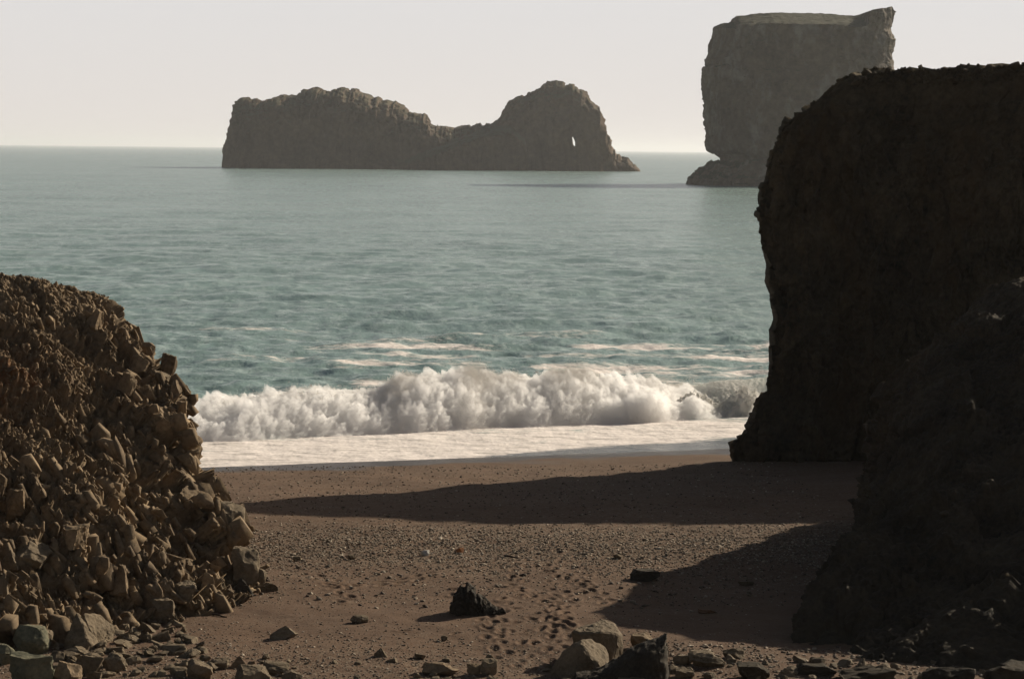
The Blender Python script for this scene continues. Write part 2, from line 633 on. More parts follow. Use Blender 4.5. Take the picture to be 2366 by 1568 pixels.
def build_sea():
    ang = np.concatenate([np.linspace(-80, -16, 40)[:-1], np.linspace(-16, 16, 860), np.linspace(16, 80, 40)[1:]])
    # rows: spacing grows with distance
    rs = [88.0]
    while rs[-1] < 60000:
        r = rs[-1]
        rs.append(r + max(0.11, r * r / (13.0 * 2418) * (0.55 if r < 1200 else 1.2)))
    rs = np.array(rs)
    A, Rr = np.meshgrid(np.radians(ang), rs)
    x = (np.tan(A) * Rr).ravel() if False else (np.sin(A) * Rr).ravel()
    y = (np.cos(A) * Rr).ravel()
    r = Rr.ravel()
    s = shore(x, y)
    grow = np.clip((s - 2) / 25.0, 0.08, 1)

    def wav(lx, ly, seed, octv=2):
        ca, sa = math.cos(0.30), math.sin(0.30)
        u = x * ca + y * sa
        v = -x * sa + y * ca
        return fbm(np.stack([u / lx, v / ly, 0 * x + seed], -1), octv, seed)

    fade = lambda L: np.clip(1.4 - (r * r / 31434.0) / L, 0, 1)   # drop waves smaller than a grid step
    z = 0.05 + 0 * x
    w1 = wav(2.6, 1.5, 3, 3)
    z += 0.17 * grow * w1 * fade(1.6)
    w2 = wav(7.0, 4.0, 7, 3)
    z += 0.30 * grow * w2 * fade(4.5)
    z += 0.30 * grow * wav(26, 13, 12, 2) * fade(14)
    z += 0.5 * grow * wav(90, 45, 19, 2) * fade(60)
    # swash lies flat and thin
    z = np.where(s < 9, 0.10 + 0.05 * w1 * np.clip(s / 9, 0.25, 1), z * np.clip((s - 9) / 6, 0, 1) + 0.10)
    sw_ = np.interp(s, [13.5, 15.5, 17, 19, 24], [0, 0.45, 0.6, 0.4, 0])
    z += sw_ * np.interp(x, [-26, -14, -10, -6.5, -5, -2.5, -1, 1.5, 4.5, 7, 9, 12, 30], [1.0, 1.1, 1.2, 1.2, 1.4, 1.4, 1.3, 1.35, 1.25, 1.2, 1.1, 1.1, 1.0]) * (1 + 0.15 * n1_(x))
    # foam mask
    n1 = fbm(np.stack([x / 9, y / 3.2, 0 * x], -1), 3, 51)
    n2 = fbm(np.stack([x / 22 + 0.02 * y, y / 2.6, 0 * x], -1), 3, 61)
    edge = np.interp(x, [-14, -5, -1, 4, 10, 16], [-3, -2, 0.2, 2.0, 3.3, 4.0]) + 0.5 * n1 + 0.7 * fbm(np.stack([x / 5.0, 0 * x, 0 * x], -1), 2, 88)
    sw = np.clip((s - edge) / 1.3 + 0.25 * n1, 0, 1) ** 0.6 * np.clip((13.5 - s) / 2, 0, 1)
    sw = sw * np.clip(0.88 + 0.35 * n1 + 0.2 * n2, 0.35, 1.1)
    foam = np.where(s < 15, sw, 0)
    # drifting foam lines behind the breaker
    line = 0 * x
    for (s0, wd, amp, sh, lo, hi) in ((60, 3.2, 1.0, 0.4, -15, 3), (58, 2.6, 0.9, 1.7, 3, 22), (46, 3.2, 0.85, 2.9, -12, 0), (43, 3.6, 1.0, 4.2, 0, 22), (68, 2.4, 0.6, 0.9, -25, 8),
                                      (52, 2.4, 0.6, 3.3, -20, 30), (36, 3.2, 0.9, 6.1, 4, 22), (30, 3.0, 0.6, 8.1, -16, 20), (34, 3.0, 0.8, 5.2, -10, -3), (49, 3.6, 0.9, 7.7, 10, 22),
                                      (80, 2.4, 0.45, 2.7, -24, 24), (25, 2.5, 0.6, 1.1, 2, 22)):
        c = s0 + 1.3 * np.sin(x * 0.22 + sh) + 1.8 * fbm(np.stack([x / 11, 0 * x + sh, 0 * x], -1), 2, 71)
        win = np.clip((x - lo) / 2, 0, 1) * np.clip((hi - x) / 2, 0, 1)
        line = np.maximum(line, win * amp * np.exp(-((s - c) / (wd * 1.4)) ** 2) * np.clip(0.62 + 0.7 * n2 + 0.4 * n1, 0, 1.1))
    foam = np.maximum(foam, np.where(s > 15, line * 0.95, 0))
    foam = np.maximum(foam, np.where((s > 12) & (s < 30), np.clip(0.46 - 0.022 * (s - 12), 0, 1) * np.clip(0.5 + n2, 0, 1), 0))
    foam = np.maximum(foam, np.where((s > 10.5) & (s < 17.5) & (x < 8.5), 1.1 * np.clip((17.5 - s) / 1.5, 0, 1), 0))  # white foam added under the spray cloud to bounce light into it
    # white water round the feet of the rocks offshore
    for (cx, cy, rx, ry, a) in FEETFOAM:
        e = np.sqrt(((x - cx) / rx) ** 2 + ((y - cy) / ry) ** 2)
        foam = np.maximum(foam, a * np.exp(-((e - 1) / 0.05) ** 2) * np.clip(0.55 + n1, 0, 1))
    me = mesh_np('sea', np.stack([x, y, z], -1), grid_quads(len(rs), len(ang)), M_SEA, True, {'foam': foam, 'shallow': np.clip((6 - s) / 3, 0, 1)})
    o = link('sea', me)
    tag(o, 'teal grey rippled sea reaching to the horizon', None, None, 'structure')
    # seabed far below so that the water sheet is never empty underneath


FEETFOAM = []
build_sea()


def build_breaker():
    xs = np.arange(-26, 30, 0.055)
    t = np.linspace(0, 0.60, 120)      # the thrown curtain of foam; the swell behind it is part of the sea
    X, T = np.meshgrid(xs, t)
    x = X.ravel()
    tt = T.ravel()
    n = fbm(np.stack([x / 5.5, 0 * x, 0 * x], -1), 3, 5)
    nq = fbm(np.stack([x / 2.0, 0 * x, 0 * x + 4], -1), 2, 9)
    H = np.interp(x, [-26, -14, -10, -6.5, -5, -2.5, -1, 1.5, 4.5, 7, 9, 12, 30], [1.3, 1.45, 1.7, 1.75, 2.3, 2.45, 1.95, 2.2, 1.95, 1.75, 1.55, 1.55, 1.4])
    H = 0.95 * H * (1 + 0.10 * n + 0.07 * nq)
    toe = np.interp(x, [-26, -13, -6, 0, 5, 8, 12, 30], [9.0, 9.4, 10.6, 11.6, 11.8, 12.3, 12.8, 13.4]) + 0.5 * n + 0.3 * nq
    # section: toe -> face -> crest -> back
    sx = [0.0, 0.18, 0.38, 0.52, 0.62, 0.74, 1.0]
    so = np.interp(tt, sx, [-0.9, 0.1, 1.5, 2.9, 3.7, 5.2, 10.5])
    zz = np.interp(tt, sx, [-0.15, 0.38, 0.78, 1.0, 0.97, 0.62, -0.12])
    # soften the section
    so += toe
    base_y = 100.9 + 0.36 * x
    ang = math.atan(0.36)
    y = base_y + so
    z = 0.10 + H * zz
    # the curling lip in the right part: hollow face below the crest
    curl = np.clip((x - 7.2) / 1.2, 0, 1)
    z0 = z.copy()
    hollow = curl * np.exp(-((tt - 0.30) / 0.16) ** 2)
    y = y + 0.9 * hollow
    z = z - 0.15 * hollow
    P = np.stack([x, y, z], -1).reshape(len(t), len(xs), 3)
    N = grid_normals(P)
    if N[len(t) // 4, :, 1].mean() > 0:
        N = -N
    p = P.reshape(-1, 3)
    nn = N.reshape(-1, 3)
    face = np.clip(1.15 - np.abs(tt - 0.33) / 0.36, 0, 1)
    jet = p * 1.0
    jet[:, 0] = p[:, 0] - 0.35 * p[:, 2]
    st_ = np.array([0.40, 0.8, 1.5])
    b1 = 1 - 2 * np.abs(vnoise(p / 2.2, 3))
    b2 = fbm(jet / st_, 3, 13)
    b3 = fbm(jet / (st_ * 0.3), 2, 23)
    b4 = vnoise(p / 0.14, 33)
    foamy = 1 - 0.8 * curl * np.clip((tt - 0.18) / 0.1, 0, 1)
    # a separate roller of foam in front of the curl
    for cx, w in ((9.0, 0.9), (6.6, 1.2), (11.6, 0.8)):
        bump = np.exp(-((x - cx) / w) ** 2) * np.exp(-((tt - 0.2) / 0.12) ** 2)
        foamy = np.maximum(foamy, np.clip(bump * 1.6, 0, 1))
        p = p + np.stack([0 * x, -0.5 * bump, 0.55 * bump], -1)
    d = face * foamy * (0.20 * b1 + 0.24 * b2 + 0.20 * b3 + 0.09 * b4)
    p = p + nn * d[:, None]
    # downward streaks in the glassy part
    st = vnoise(np.stack([x * 7, tt * 5, 0 * x], -1), 8) * 0.03 * curl * face
    p = p + nn * st[:, None]
    foam = np.clip(np.where(tt < 0.62, foamy * 1.2, foamy * (1.25 - (tt - 0.62) * 3.2)) + curl * (0.42 + 0.5 * np.clip(vnoise(np.stack([x * 4 + tt * 4, tt * 2, 0 * x], -1), 77), 0, 1)), 0, 1)
    foam = np.where((x < 7.5) & (tt > 0.7), foam * np.clip(0.6 + n + 0.6 * vnoise(p / 0.9, 41), 0, 1), foam)
    root = link('breaking_wave', None, None, (0, 112, 0))
    tag(root, 'long white breaking wave crashing onto the black beach', 'wave')
    loc = np.array([0, 112, 0])
    core = p.reshape(len(t), len(xs), 3).copy()
    dpt = np.interp(t, [0, 0.1, 0.3, 0.6], [0.05, 0.6, 1.0, 0.7])[:, None]
    glass = 1 - 0.85 * np.clip((xs - 9.2) / 1.2, 0, 1)[None, :]
    core[:, :, 1] += dpt * glass
    core[:, :, 2] -= 0.22 * glass
    me = mesh_np('foam_front', core.reshape(-1, 3) - loc, grid_quads(len(t), len(xs)), M_FOAM, True, {'foam': foam})
    link('foam_front', me, root)
    # the cloud of churned spray: a closed body of scattering droplets wrapped round the front
    Pf = p.reshape(len(t), len(xs), 3)[:, ::2]
    xm = (xs[::2] > -24) & (xs[::2] < 13.6)
    Pf = Pf[:, xm]
    nf_ = Pf.shape[1]
    endk = np.clip(np.minimum(np.arange(nf_), nf_ - 1 - np.arange(nf_)) / 25.0, 0, 1)
    top = Pf[-1]
    ringb = []
    hh = np.clip(top[:, 2], 0.2, 3)
    for (dy, kz) in ((0.5, 1.02), (1.1, 0.88), (1.7, 0.45), (1.9, -0.1)):
        r_ = top.copy()
        r_[:, 1] += dy * endk
        r_[:, 2] = hh * kz
        ringb.append(r_)
    bot = Pf[0].copy()
    bot[:, 2] = -0.2
    B = np.concatenate([Pf, np.array(ringb), bot[None]], 0)
    B[:, :, 1] -= 0.05
    xq = xs[::2][xm]
    sh_ = np.interp(xq, [-24, 7.0, 8.2, 8.9, 9.5, 11.2, 12.2, 13.5], [1, 1, 0.80, 0.86, 0.66, 0.78, 0.6, 0.3])
    B[:, :, 2] *= sh_[None, :]
    up_ = np.zeros(B.shape[0])
    B = B.transpose(1, 0, 2)                     # along x, then round the section
    nn_, mm_ = B.shape[:2]
    q_ = B.reshape(-1, 3)
    hi_ = np.clip((q_[:, 2] - 0.9) / 0.8, 0, 1)
    tuft = np.clip(fbm(q_ / np.array([0.5, 0.6, 1.4]), 3, 52), 0, 1.5)
    dn = np.stack([-0.25 * tuft * hi_, -0.06 * np.abs(vnoise(q_ / 0.3, 51)) + 0.3 * tuft * hi_, 0.36 * tuft * hi_ + 0.08 * vnoise(q_ / 0.2, 53) * hi_], -1)
    q_ = q_ + dn
    quads = grid_quads(nn_, mm_, True)
    tri = []
    for k_ in range(1, mm_ - 1):
        tri.append((0, k_ + 1, k_))
        o_ = (nn_ - 1) * mm_
        tri.append((o_, o_ + k_, o_ + k_ + 1))
    vm = bpy.data.materials.new('spray_cloud')
    vm.use_nodes = True
    vm.node_tree.nodes.clear()
    vo = vm.node_tree.nodes.new('ShaderNodeOutputMaterial')
    vp = vm.node_tree.nodes.new('ShaderNodeVolumePrincipled')
    vp.inputs['Color'].default_value = (0.998, 0.997, 0.995, 1)
    vp.inputs['Density'].default_value = 3.2
    vp.inputs['Anisotropy'].default_value = 0.35
    vm.node_tree.links.new(vp.outputs[0], vo.inputs['Volume'])
    me = mesh_np('spray_cloud', q_ - loc, quads, vm, False, None, tri)
    bm_ = bmesh.new()
    bm_.from_mesh(me)
    bmesh.ops.recalc_face_normals(bm_, faces=bm_.faces)
    bm_.to_mesh(me)
    bm_.free()
    link('spray_cloud', me, root)
    # spray: fine droplets thrown off the crest and the front
    rg = np.random.RandomState(3)
    Pg = p.reshape(len(t), len(xs), 3)
    nd = 70000
    dens = np.clip(H.reshape(Pg.shape[:2])[0] - 1.35, 0.05, 2) ** 1.5
    clus = np.clip(0.5 + fbm(np.stack([xs / 2.2, 0 * xs, 0 * xs], -1), 2, 91), 0.05, 2)
    pr = dens * clus * (xs > -15) * (xs < 14)
    pr = pr / pr.sum()
    ci = rg.choice(len(xs), nd, p=pr)
    tv = np.where(rg.rand(nd) < 0.7, 0.84 + 0.10 * rg.randn(nd), rg.rand(nd) * 0.8)
    ri = np.clip((tv * len(t)).astype(int), 0, len(t) - 1)
    c = Pg[ri, ci].copy()
    up = rg.gamma(1.8, 0.11, nd) * np.clip(clus[ci], 0.3, 1.6) * np.interp(Hx(xs[ci]), [1.3, 2.5], [0.5, 1.25])
    crest = tv > 0.7
    c[:, 2] += np.where(crest, up, 0.05 + 0.12 * rg.rand(nd))
    c[:, 0] += rg.randn(nd) * 0.10 - np.where(crest, up * 0.25, 0)
    c[:, 1] += np.where(crest, rg.randn(nd) * 0.30 + up * 0.5, -rg.gamma(1.2, 0.12, nd))
    sz = 0.004 + 0.008 * rg.rand(nd) ** 2
    tet = np.array([(1, 1, 1), (1, -1, -1), (-1, 1, -1), (-1, -1, 1)], float)
    v = c[:, None, :] + tet[None] * sz[:, None, None]
    f = np.array([(0, 1, 2), (0, 3, 1), (0, 2, 3), (1, 3, 2)])
    tr = (np.arange(nd)[:, None, None] * 4 + f[None]).reshape(-1, 3)
    me = mesh_np('spray', v.reshape(-1, 3) - loc, None, M_SPRAY, False, None, tr)
    sp = link('spray', me, root)
    sp["kind"] = 'stuff'


def Hx(x):
    return np.interp(x, [-26, -14, -10, -6.5, -5, -2.5, -1, 1.5, 4.5, 7, 9, 12, 30], [1.3, 1.45, 1.7, 1.75, 2.3, 2.45, 1.95, 2.2, 1.95, 1.75, 1.55, 1.55, 1.4])


build_breaker()


# ------------------------------------------------------------------ ruled rock surfaces
def spline_table(us, tab):
    """smooth-ish interpolation of rows (u, a, b, c...)"""
    t = np.asarray(tab, float)
    return np.stack([np.interp(us, t[:, 0], t[:, k]) for k in range(1, t.shape[1])], -1)


def scree_slope():
    # u, base x y, top x y z
    tab = [(-1.2, -26, 44, -30, 60, 10.4),
           (0.0, -12.6, 52.2, -17.5, 63.5, 9.95),
           (0.5, -9.6, 55.2, -14.0, 66.0, 9.45),
           (0.85, -7.8, 58.2, -12.3, 67.3, 8.95),
           (1.0, -6.95, 60.6, -11.8, 68.3, 8.75),
           (1.15, -7.3, 63.5, -12.2, 70.0, 8.6),
           (1.4, -9.0, 70.0, -13.2, 73.5, 8.4),
           (1.7, -11.6, 79.0, -15.4, 80.0, 8.0),
           (2.3, -22, 100.0, -24, 98.0, 7.5)]
    us = np.concatenate([np.linspace(-1.2, -0.1, 60)[:-1], np.linspace(-0.1, 1.4, 620), np.linspace(1.4, 2.3, 60)[1:]])
    vs = np.concatenate([np.linspace(0, 1, 420), 1 + np.linspace(0.02, 1, 40)])
    B = spline_table(us, tab)
    # soften the kinks of the table
    for _ in range(12):
        B[1:-1] = 0.25 * B[:-2] + 0.5 * B[1:-1] + 0.25 * B[2:]
    U, V = np.meshgrid(us, vs)
    bx, by, tx, ty, tz = [np.broadcast_to(B[:, k], U.shape) for k in range(5)]
    bz = np.broadcast_to(ground_z(B[:, 0], B[:, 1], False) - 0.35, U.shape)
    v = np.clip(V, 0, 1)
    back = np.clip(V - 1, 0, 1)
    bulge = np.sin(v * math.pi) * np.interp(U, [-1, 0.3, 0.8, 1.0, 1.2, 2], [-0.5, -0.5, 0.0, 0.40, 0.35, 0.0])
    bulge = bulge + 0.42 * np.exp(-((v - 0.66) / 0.16) ** 2) * np.interp(U, [0.6, 0.95, 1.4, 1.8], [0, 1, 1, 0])
    x = bx + (tx - bx) * v + bulge * 0.9 - back * 16
    y = by + (ty - by) * v - bulge * 0.35 + back * 12
    z = bz + (tz - bz) * v + back * 0.3 - 3.0 * back ** 2 * 0
    P = np.stack([x, y, z], -1)
    N = grid_normals(P)
    if N[200, 300, 2] < 0:
        N = -N
    p = P.reshape(-1, 3)
    n = N.reshape(-1, 3)
    u, vv = U.ravel(), V.ravel()
    # frame where the long axis of the blocks leans down to the right
    a = R(24)
    q = p.copy()
    q[:, 0] = p[:, 0] * math.cos(a) + p[:, 2] * math.sin(a)
    q[:, 2] = -p[:, 0] * math.sin(a) + p[:, 2] * math.cos(a)
    big = np.clip(1.15 - vv * 0.9, 0.35, 1) + 0.6 * np.exp(-((u - 1.02) / 0.16) ** 2)
    w = q + 0.06 * np.stack([vnoise(q * 2, 1), vnoise(q * 2, 2), vnoise(q * 2, 3)], -1)
    d = 0.55 * fbm(p / 3.0, 3, 4) * np.clip(vv * 4, 0.2, 1)
    d += big * (0.62 * facets(w, (0.8, 0.6, 1.3), 10, 0.7) + 0.34 * facets(w, (0.24, 0.35, 0.62), 20, 0.9))
    d += 0.16 * facets(w, (0.11, 0.15, 0.26), 30, 1.0) + 0.03 * fbm(p / 0.12, 3, 8)
    d *= np.interp(vv, [0, 0.75, 0.95, 1.02, 2], [1, 1, 0.55, 0.3, 0.3])
    p = p + n * d[:, None]
    moss = np.exp(-((u - 0.35) / 0.25) ** 2 - ((vv - 0.70) / 0.10) ** 2) * 1.4
    me = mesh_np('scree_slope', p, grid_quads(len(vs), len(us)), M_SCREE, False, {'moss': np.clip(moss, 0, 1)})
    o = link('scree_slope', me)
    tag(o, 'steep slope of broken angular basalt left of the beach', None, None, 'structure')
    return P, N, us, vs, p.reshape(P.shape)


SL_P, SL_N, SL_U, SL_V, SL_D = scree_slope()


# ------------------------------------------------------------------ rock shapes
def roughen(bm, seed, detail, kind='block', big=1.0):
    bmesh.ops.dissolve_limit(bm, angle_limit=R(6), verts=bm.verts[:], edges=bm.edges[:])
    bmesh.ops.bevel(bm, geom=bm.edges[:], offset=(0.028 if kind != 'round' else 0.06) * big, segments=1 if kind != 'round' else 2, affect='EDGES', clamp_overlap=True)
    bmesh.ops.triangulate(bm, faces=bm.faces[:])
    for _ in range(detail):
        long_e = [e for e in bm.edges if e.calc_length() > 0.07 * big]
        if not long_e:
            break
        bmesh.ops.subdivide_edges(bm, edges=long_e, cuts=1)
        bmesh.ops.triangulate(bm, faces=bm.faces[:])
    bm.normal_update()
    co = np.array([v.co[:] for v in bm.verts]) / big
    nr = np.array([v.normal[:] for v in bm.verts])
    sh = co + seed * 3.1
    d = 0.030 * fbm(sh * 2.2, 3, seed) + 0.014 * fbm(sh * 9, 3, seed + 5)
    if kind != 'round':
        d += (0.05 if kind != 'hull' else 0.014) * facets(sh, (0.25, 0.25, 0.25), seed, 0.7)
    co = (co + nr * d[:, None]) * big
    for v, c in zip(bm.verts, co):
        v.co = c


def cut_rock(seed, kind='block', detail=0):
    """an angular stone inside about a unit cube, as (verts, tris)"""
    rg = random.Random(seed)
    bm = bmesh.new()
    bmesh.ops.create_cube(bm, size=1.0)
    if kind == 'column':
        bm.free()
        bm = bmesh.new()
        k = rg.choice((4, 4, 5) if seed < 230 else (3, 4, 4))
        a0 = rg.random() * 6.28
        ring = [(math.cos(a0 + 6.283 * i / k + rg.uniform(-.2, .2)), math.sin(a0 + 6.283 * i / k + rg.uniform(-.2, .2))) for i in range(k)]
        for zz, s in ((-0.5, rg.uniform(.8, 1)), (0.5, rg.uniform(.55, .95) if seed < 230 else rg.uniform(.12, .5))):
            for cx, cy in ring:
                bm.verts.new((cx * 0.5 * s, cy * 0.5 * s, zz + rg.uniform(-.08, .08)))
        bmesh.ops.convex_hull(bm, input=bm.verts)
    n = {'block': 5, 'slab': 7, 'pyramid': 5, 'round': 26, 'column': 4}[kind]
    if detail and kind == 'block':
        n = 9
    for k in range(n):
        nv = Vector((rg.gauss(0, 1), rg.gauss(0, 1), rg.gauss(0, 1))).normalized()
        if kind == 'pyramid' and k < 4:
            a = k * 1.57 + rg.uniform(-.4, .4)
            nv = Vector((math.cos(a), math.sin(a), rg.uniform(0.55, 0.95))).normalized()
            off = rg.uniform(0.15, 0.24)
        elif kind == 'round':
            off = rg.uniform(0.44, 0.5)
        else:
            off = rg.uniform(0.30, 0.48)
        if kind == 'column':
            off = rg.uniform(0.36, 0.55)
        g = bmesh.ops.bisect_plane(bm, geom=bm.verts[:] + bm.edges[:] + bm.faces[:], plane_co=nv * off, plane_no=nv, clear_outer=True)
        vs_ = bm.verts[:]
        bm2 = bmesh.new()
        for v in vs_:
            bm2.verts.new(v.co)
        bm.free()
        bm = bm2
        bmesh.ops.convex_hull(bm, input=bm.verts)
        for v in [v for v in bm.verts if not v.link_faces]:
            bm.verts.remove(v)
    mn = Vector([min(v.co[i] for v in bm.verts) for i in range(3)])
    mx = Vector([max(v.co[i] for v in bm.verts) for i in range(3)])
    for v in bm.verts:
        for i in range(3):
            v.co[i] = (v.co[i] - mn[i]) / max(mx[i] - mn[i], 1e-5) - 0.5
    bmesh.ops.recalc_face_normals(bm, faces=bm.faces)
    if detail:
        roughen(bm, seed, detail, kind)
    else:
        bmesh.ops.triangulate(bm, faces=bm.faces[:])
    bm.verts.index_update()
    V = np.array([v.co[:] for v in bm.verts])
    F = np.array([[v.index for v in f.verts] for f in bm.faces])
    bm.free()
    return V, F


LIB_BLOCK = [cut_rock(100 + i, 'block') for i in range(14)] + [cut_rock(200 + i, 'column') for i in range(8)] + [cut_rock(230 + i, 'column') for i in range(16)]
LIB_PEB = [cut_rock(300 + i, 'round') for i in range(6)] + [cut_rock(330 + i, 'block') for i in range(6)]


def scatter(name, lib, pos, size, rot, mat, smooth=False):
    """many stones as one mesh; size n x 3, rot n x 3 x 3"""
    n = len(pos)
    rg = np.random.RandomState(len(pos))
    which = rg.randint(0, len(lib), n)
    VV, FF, off = [], [], 0
    for k, (V, F) in enumerate(lib):
        idx = np.where(which == k)[0]
        if not len(idx):
            continue
        v = V[None] * size[idx][:, None, :]
        v = np.einsum('nij,nkj->nki', rot[idx], v) + pos[idx][:, None, :]
        VV.append(v.reshape(-1, 3))
        FF.append((np.arange(len(idx))[:, None, None] * len(V) + F[None]).reshape(-1, 3) + off)
        off += len(idx) * len(V)
    return mesh_np(name, np.concatenate(VV), None, mat, smooth, None, np.concatenate(FF))


def rot_rand(n, rg, tilt=3.14):
    a = rg.uniform(-math.pi, math.pi, n)
    b = rg.uniform(-tilt, tilt, n)
    c = rg.uniform(-tilt, tilt, n)
    return rot_euler(b, c, a)


def rot_euler(b, c, a):
    n = len(a)
    Rz = np.zeros((n, 3, 3)); Rz[:, 0, 0] = np.cos(a); Rz[:, 0, 1] = -np.sin(a); Rz[:, 1, 0] = np.sin(a); Rz[:, 1, 1] = np.cos(a); Rz[:, 2, 2] = 1
    Rx = np.zeros((n, 3, 3)); Rx[:, 1, 1] = np.cos(b); Rx[:, 1, 2] = -np.sin(b); Rx[:, 2, 1] = np.sin(b); Rx[:, 2, 2] = np.cos(b); Rx[:, 0, 0] = 1
    Ry = np.zeros((n, 3, 3)); Ry[:, 0, 0] = np.cos(c); Ry[:, 0, 2] = np.sin(c); Ry[:, 2, 0] = -np.sin(c); Ry[:, 2, 2] = np.cos(c); Ry[:, 1, 1] = 1
    return Ry @ Rx @ Rz


def slope_blocks():
    rg = np.random.RandomState(12)
    n = 29000
    u = rg.uniform(-0.35, 1.35, n)
    v = rg.rand(n) ** 0.9
    u[:350] = rg.uniform(-0.3, 1.2, 350)
    v[:350] = 1 + 0.02 * rg.rand(350)
    iu = np.clip(np.searchsorted(SL_U, u), 0, len(SL_U) - 1)
    iv = np.clip(np.searchsorted(SL_V, v), 0, len(SL_V) - 1)
    pos = SL_D[iv, iu].copy()
    nr = SL_N[iv, iu]
    edge = np.exp(-((u - 1.03) / 0.15) ** 2)
    low = np.clip(1 - v / 0.55, 0, 1)
    S = np.exp(rg.randn(n) * 0.72) * (0.045 + 0.045 * low + 0.05 * edge * (v < 0.85))
    S = np.clip(S, 0.04, 0.48)
    S = S * np.interp(v, [0, 0.35, 0.7, 0.9, 1.0], [1.25, 1.05, 0.75, 0.55, 0.5])
    S = np.where(v > 0.98, np.clip(S, 0.05, 0.15), S)
    patch = np.exp(-((u - 0.3) / 0.3) ** 2 - ((v - 0.66) / 0.14) ** 2)
    S = S * (1 - 0.55 * patch)
    size = np.stack([S * rg.uniform(0.7, 1.5, n), S * rg.uniform(0.4, 0.9, n), S * rg.uniform(1.0, 2.3, n)], -1)
    slab = (rg.rand(n) < 0.22) & (v < 0.75) & (u < 0.85)
    size[slab] *= np.array([0.75, 1.0, 1.6])
    b = rg.randn(n) * 0.24 + 0.02
    c = -R(26) + rg.randn(n) * 0.30
    size = size * 0.9
    size[:, 2] = np.minimum(size[:, 2], np.where((u > 0.85), 0.75, 1.3))
    pos += nr * (S * rg.uniform(0.0, 0.3, n))[:, None]
    keep = ~((v < 0.12) & (u > 0.93) & (S > 0.16))
    pos, size, b, c, n = pos[keep], size[keep], b[keep], c[keep], int(keep.sum())
    me = scatter('slope_rubble', LIB_BLOCK, pos, size, rot_euler(b, c, R(-12) + 0.38 * rg.randn(n) + 3.1416 * rg.randint(0, 2, n)), M_SCREE)
    me.attributes.new('moss', 'FLOAT', 'POINT')
    o = link('slope_rubble', me)
    tag(o, 'broken basalt fragments covering the slope left of the beach', None, None, 'stuff')


slope_blocks()


def gravel():
    rg = np.random.RandomState(21)
    P, S = [], []

    def add(n, fx, fy, smin, smax, pw=3.0):
        x, y = fx(n), fy(n)
        P.append(np.stack([x, y], -1))
        S.append(smin + (smax - smin) * rg.rand(n) ** pw)
    U = rg.uniform
    add(26000, lambda n: U(-9.5, 12.5, n), lambda n: 69.6 + 2.8 * rg.randn(n), 0.02, 0.085, 2.5)
    add(9000, lambda n: U(-9.5, 10.5, n), lambda n: U(60, 70, n), 0.018, 0.075, 4)
    add(6000, lambda n: U(-12, 10.5, n), lambda n: U(76, 97, n), 0.025, 0.10, 3.5)
    add(9000, lambda n: U(-11.5, 4, n), lambda n: 52.5 + 2.2 * rg.randn(n), 0.015, 0.07, 3.0)
    add(6500, lambda n: U(-8, 6, n), lambda n: U(50, 62, n), 0.012, 0.05, 3.0)
    add(260, lambda n: U(-8.5, 6.5, n), lambda n: U(59, 73, n), 0.10, 0.17, 2.5)
    add(5000, lambda n: U(3, 14, n), lambda n: U(48, 55, n), 0.02, 0.11, 3.0)
    P = np.concatenate(P)
    S = np.concatenate(S)
    z = ground_z(P[:, 0], P[:, 1])
    pos = np.stack([P[:, 0], P[:, 1], z + S * 0.12], -1)
    S = S * 0.85
    n = len(S)
    size = np.stack([S * rg.uniform(0.8, 1.5, n), S * rg.uniform(0.7, 1.1, n), S * rg.uniform(0.35, 0.75, n)], -1)
    me = scatter('gravel', LIB_PEB, pos, size, rot_rand(n, rg, 0.35), M_PEB)
    o = link('gravel', me)
    tag(o, 'small loose pebbles strewn over the dark sand', None, None, 'stuff')


gravel()


# ------------------------------------------------------------------ headland on the right
CLIFF_TOP = []


